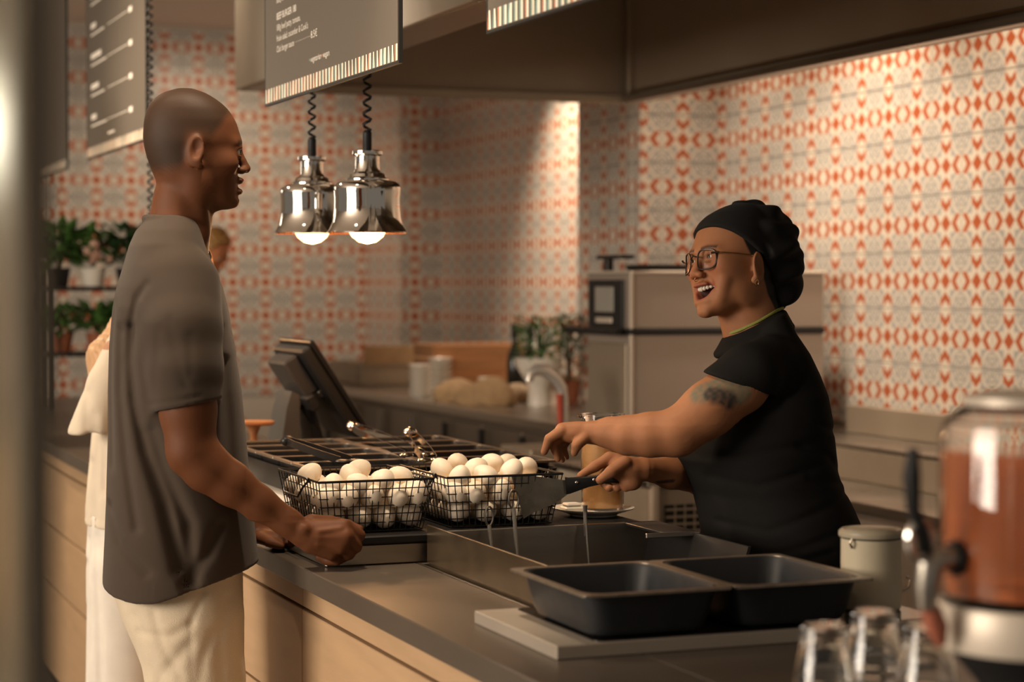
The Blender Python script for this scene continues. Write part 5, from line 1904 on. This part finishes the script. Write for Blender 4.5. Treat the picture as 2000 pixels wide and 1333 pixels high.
    part('grip', sp, BLACK_P, loft(loops))
    for x, y, w in ((1127, 944, -62), (1161, 938.5, -55.5)):
        part('rivet', sp, CHROME, sphere(q3(x, y, w), .0036, 12, 8, (1, .5, 1)))
    return ck


build_cook()


# ------------------------------------------------------------------ guest in cream behind the man
def build_guest():
    Dm = 4.75
    org = (.84, 4.78, 0)
    g = thing('person', 'fair haired guest in a cream top and white trousers behind the man', 'person', org)
    F = Field(axis(-900, -550, 5, []), axis(-150, 160, 5, []), axis(-1195, 150, 6, [(-60, 140, 3.5)]))
    F.put(stack_fn([(640, 225, 300, 70), (700, 200, 315, 110), (900, 195, 310, 100), (1040, 190, 305, 110), (1100, 190, 300, 105)], R(15)), (-900, -200, -600), (-500, 200, 0), 0, m=0)
    F.chain([P3(330, 570), P3(290, 645)], [32, 42], 14)
    for s_ in (-1, 1):
        F.chain([P3(232, 690, 95 * s_), P3(205, 765, 112 * s_), P3(222, 800, 112 * s_), P3(300, 805, 90 * s_), P3(345, 815, 70 * s_)], [32, 28, 26, 24, 18], 10)
        F.chain([P3(350, 815, 68 * s_), P3(376, 818, 62 * s_)], [18, 12], 6)
        F.chain([P3(245, 1080, 52 * s_), P3(240, 1400, 55 * s_), P3(238, 1700, 55 * s_), P3(270, 1722, 55 * s_)], [55, 40, 26, 20], 8)
    H = Head(P3(345, 538, 0), R(30), R(-14), 0, .76)
    T = build_head(F, H, 'closed')
    merge(F, T, 14)
    fpart('body', g, F, Dm, SKIN, lambda P: interp_cols(P, (.42, .22, .13)))
    eyes(g, H, Dm)
    # hair
    Hr = Field(axis(-860, -600, 3.5, []), axis(-110, 110, 4, []), axis(-215, 130, 3.5, []))
    lo, hi = (-900, -200, -300), (-500, 200, 200)

    def hair(u, w, v):
        x, y, z = H.local(u, w, v)
        d = H.skull(8)(u, w, v)
        return np.maximum(d, np.maximum(x - 40 - .5 * z, -30 - z) * .7)
    Hr.put(hair, lo, hi, 0, m=0)
    Hr.chain([P3(336, 530, -8), P3(300, 598, -14), P3(252, 645, -30), P3(208, 700, -42), P3(196, 732, -46)], [44, 44, 36, 36, 24], 16)
    Hr.put(lambda u, w, v: 1.8 * np.sin(u * .5 + w * .45 + .10 * v) + 1.2 * np.sin(u * .9 - w * .7), lo, hi, 0, 'warp', m=0)
    fpart('hair', g, Hr, Dm, mat('fair_hair', (.52, .30, .15), .5, 0, var=.35, scale=40, stretch=(3, 3, .5), sheen=.2), None, 'long fair hair falling down the back')
    # top
    S = Field(axis(-900, -640, 4, []), axis(-190, 190, 4.5, []), axis(-490, -50, 4, []))
    lo, hi = (-1000, -300, -600), (-400, 300, 100)
    S.put(stack_fn([(622, 262, 305, 60), (650, 226, 312, 92), (700, 202, 316, 116), (760, 184, 316, 122), (850, 174, 312, 120), (950, 165, 310, 120), (1050, 157, 310, 124)], R(15)), lo, hi, 0, m=0)
    S2 = Field(*S.ax)
    S2.chain([P3(242, 680, -85), P3(210, 750, -116), P3(174, 850, -128)], [36, 38, 42], 8)
    S2.chain([P3(255, 680, 85), P3(240, 750, 116), P3(220, 850, 124)], [36, 38, 42], 8)
    S2.put(lambda u, w, v: -(840 - 555) - v + 0 * u + 0 * w, lo, hi, 2, 'clip', m=0)
    S.d = smin(S.d, S2.d, 8)
    for pts in ([(200, 760), (205, 850), (198, 1000)], [(185, 900), (190, 1020)], [(215, 800), (225, 950)]):
        S.groove(pts, 8, 5, 40)
    K_ = S.d.copy()
    S.put(lambda u, w, v: -(1026 - 555) - v + 0 * u + 0 * w, lo, hi, 2, 'clip', m=0)
    S.d = np.maximum(S.d, -np.maximum(K_ + 6, S.ax[2][None, None, :] + 450)).astype(np.float32)
    smooth_field(S, 1)
    fpart('top', g, S, Dm, cloth_material('cream_knit', (.62, .52, .40), .9, .3, 500), None, 'loose cream top with wide sleeves')
    Q = Field(axis(-870, -620, 4.5, []), axis(-140, 140, 5, []), axis(-1175, -445, 6, []))
    lo, hi = (-1000, -300, -1200), (-400, 300, -300)
    Q.put(stack_fn([(1000, 168, 312, 112), (1100, 162, 312, 116), (1180, 164, 312, 114)], R(15)), lo, hi, 0, m=0)
    for s_ in (-1, 1):
        Q.chain([P3(240, 1120, 52 * s_), P3(236, 1400, 58 * s_), P3(232, 1705, 60 * s_)], [72, 74, 80], 12)
    for pts in ([(180, 1050), (188, 1180), (186, 1400)], [(205, 1040), (214, 1200), (222, 1450)], [(170, 1100), (172, 1333)]):
        Q.groove(pts, 8, 5, 40)
    fpart('trousers', g, Q, Dm, cloth_material('white_trousers', (.68, .62, .54), .9, .3, 500), None, 'wide white trousers')
    for s_ in (-1, 1):
        part('shoe', g, WHITE_C, sphere(W3(P3(258, 1716, 56 * s_), Dm, org), 1, 14, 8, (.11, .045, .035)))


def build_colleague():
    Dm = 8.6
    org = (1.93, 8.41, 0)
    g = thing('person', 'worker with golden brown hair looking down behind the neck of the man', 'person', org)
    F = Field(axis(-680, -480, 3, []), axis(-110, 110, 4, []), axis(-690, 110, 4, [(-30, 100, 1.8)]))
    F.put(stack_fn([(570, 380, 420, 30), (620, 362, 430, 60), (760, 355, 430, 66), (900, 355, 428, 66), (960, 358, 426, 66)], R(20)), (-800, -150, -500), (-400, 150, 60), 0, m=0)
    F.chain([P3(392, 520), P3(390, 580)], [20, 26], 8)
    for s_ in (-1, 1):
        F.chain([P3(386, 632, 62 * s_), P3(386, 720, 84 * s_), P3(425, 790, 70 * s_), P3(460, 815, 50 * s_)], [16, 17, 15, 10], 6)
        F.ell(P3(468, 818, 46 * s_), (12, 6, 5), 3)
        F.chain([P3(392, 930, 35 * s_), P3(392, 1080, 36 * s_), P3(392, 1190, 36 * s_), P3(415, 1197, 36 * s_)], [40, 28, 18, 14], 6)
    H = Head(P3(402, 492, 0), R(-18), R(-22), 0, .47)
    T = build_head(F, H, 'closed')
    merge(F, T, 10)
    fpart('body', g, F, Dm, SKIN, lambda P: interp_cols(P, (.50, .20, .09)))
    eyes(g, H, Dm)
    Hr = Field(axis(-680, -530, 2, []), axis(-70, 70, 2.2, []), axis(-60, 110, 2, []))

    def hair(u, w, v):
        x, y, z = H.local(u, w, v)
        d = H.skull(8)(u, w, v)
        return np.maximum(d, np.maximum(x - 34 - .62 * z, -80 - z) * .45) + 1.2 * np.sin(y * .35 + z * .1)
    Hr.put(hair, (-800, -200, -200), (-400, 200, 200), 0, m=0)
    fpart('hair', g, Hr, Dm, mat('golden_hair', (.34, .18, .055), .45, 0, var=.35, scale=40, stretch=(3, 3, .5)), None, 'golden brown hair tied back')
    S = Field(axis(-690, -540, 3.2, []), axis(-115, 115, 4, []), axis(-440, 0, 4, []))
    S.put(stack_fn([(562, 376, 424, 36), (600, 352, 440, 80), (640, 344, 446, 94), (760, 338, 446, 92), (900, 338, 444, 90), (985, 338, 442, 90)], R(20)), (-800, -150, -500), (-400, 150, 60), 0, m=0)
    for s_ in (-1, 1):
        S.chain([P3(386, 615, 64 * s_), P3(386, 700, 84 * s_)], [27, 24], 6)
    fpart('top', g, S, Dm, cloth_material('dark_top', (.03, .026, .024), .9, .2, 500), None, 'dark work top')
    Q = Field(axis(-680, -520, 4, []), axis(-90, 90, 4, []), axis(-670, -400, 5, []))
    for s_ in (-1, 1):
        Q.chain([P3(392, 965, 38 * s_), P3(392, 1100, 38 * s_), P3(392, 1190, 38 * s_)], [48, 38, 30], 8)
    fpart('trousers', g, Q, Dm, cloth_material('dark_trousers', (.025, .022, .02), .9, .2, 500))
    for s_ in (-1, 1):
        part('shoe', g, BLACK_P, sphere(W3(P3(408, 1203, 37 * s_), Dm, org), 1, 12, 8, (.11, .045, .035)))


build_guest()
build_colleague()
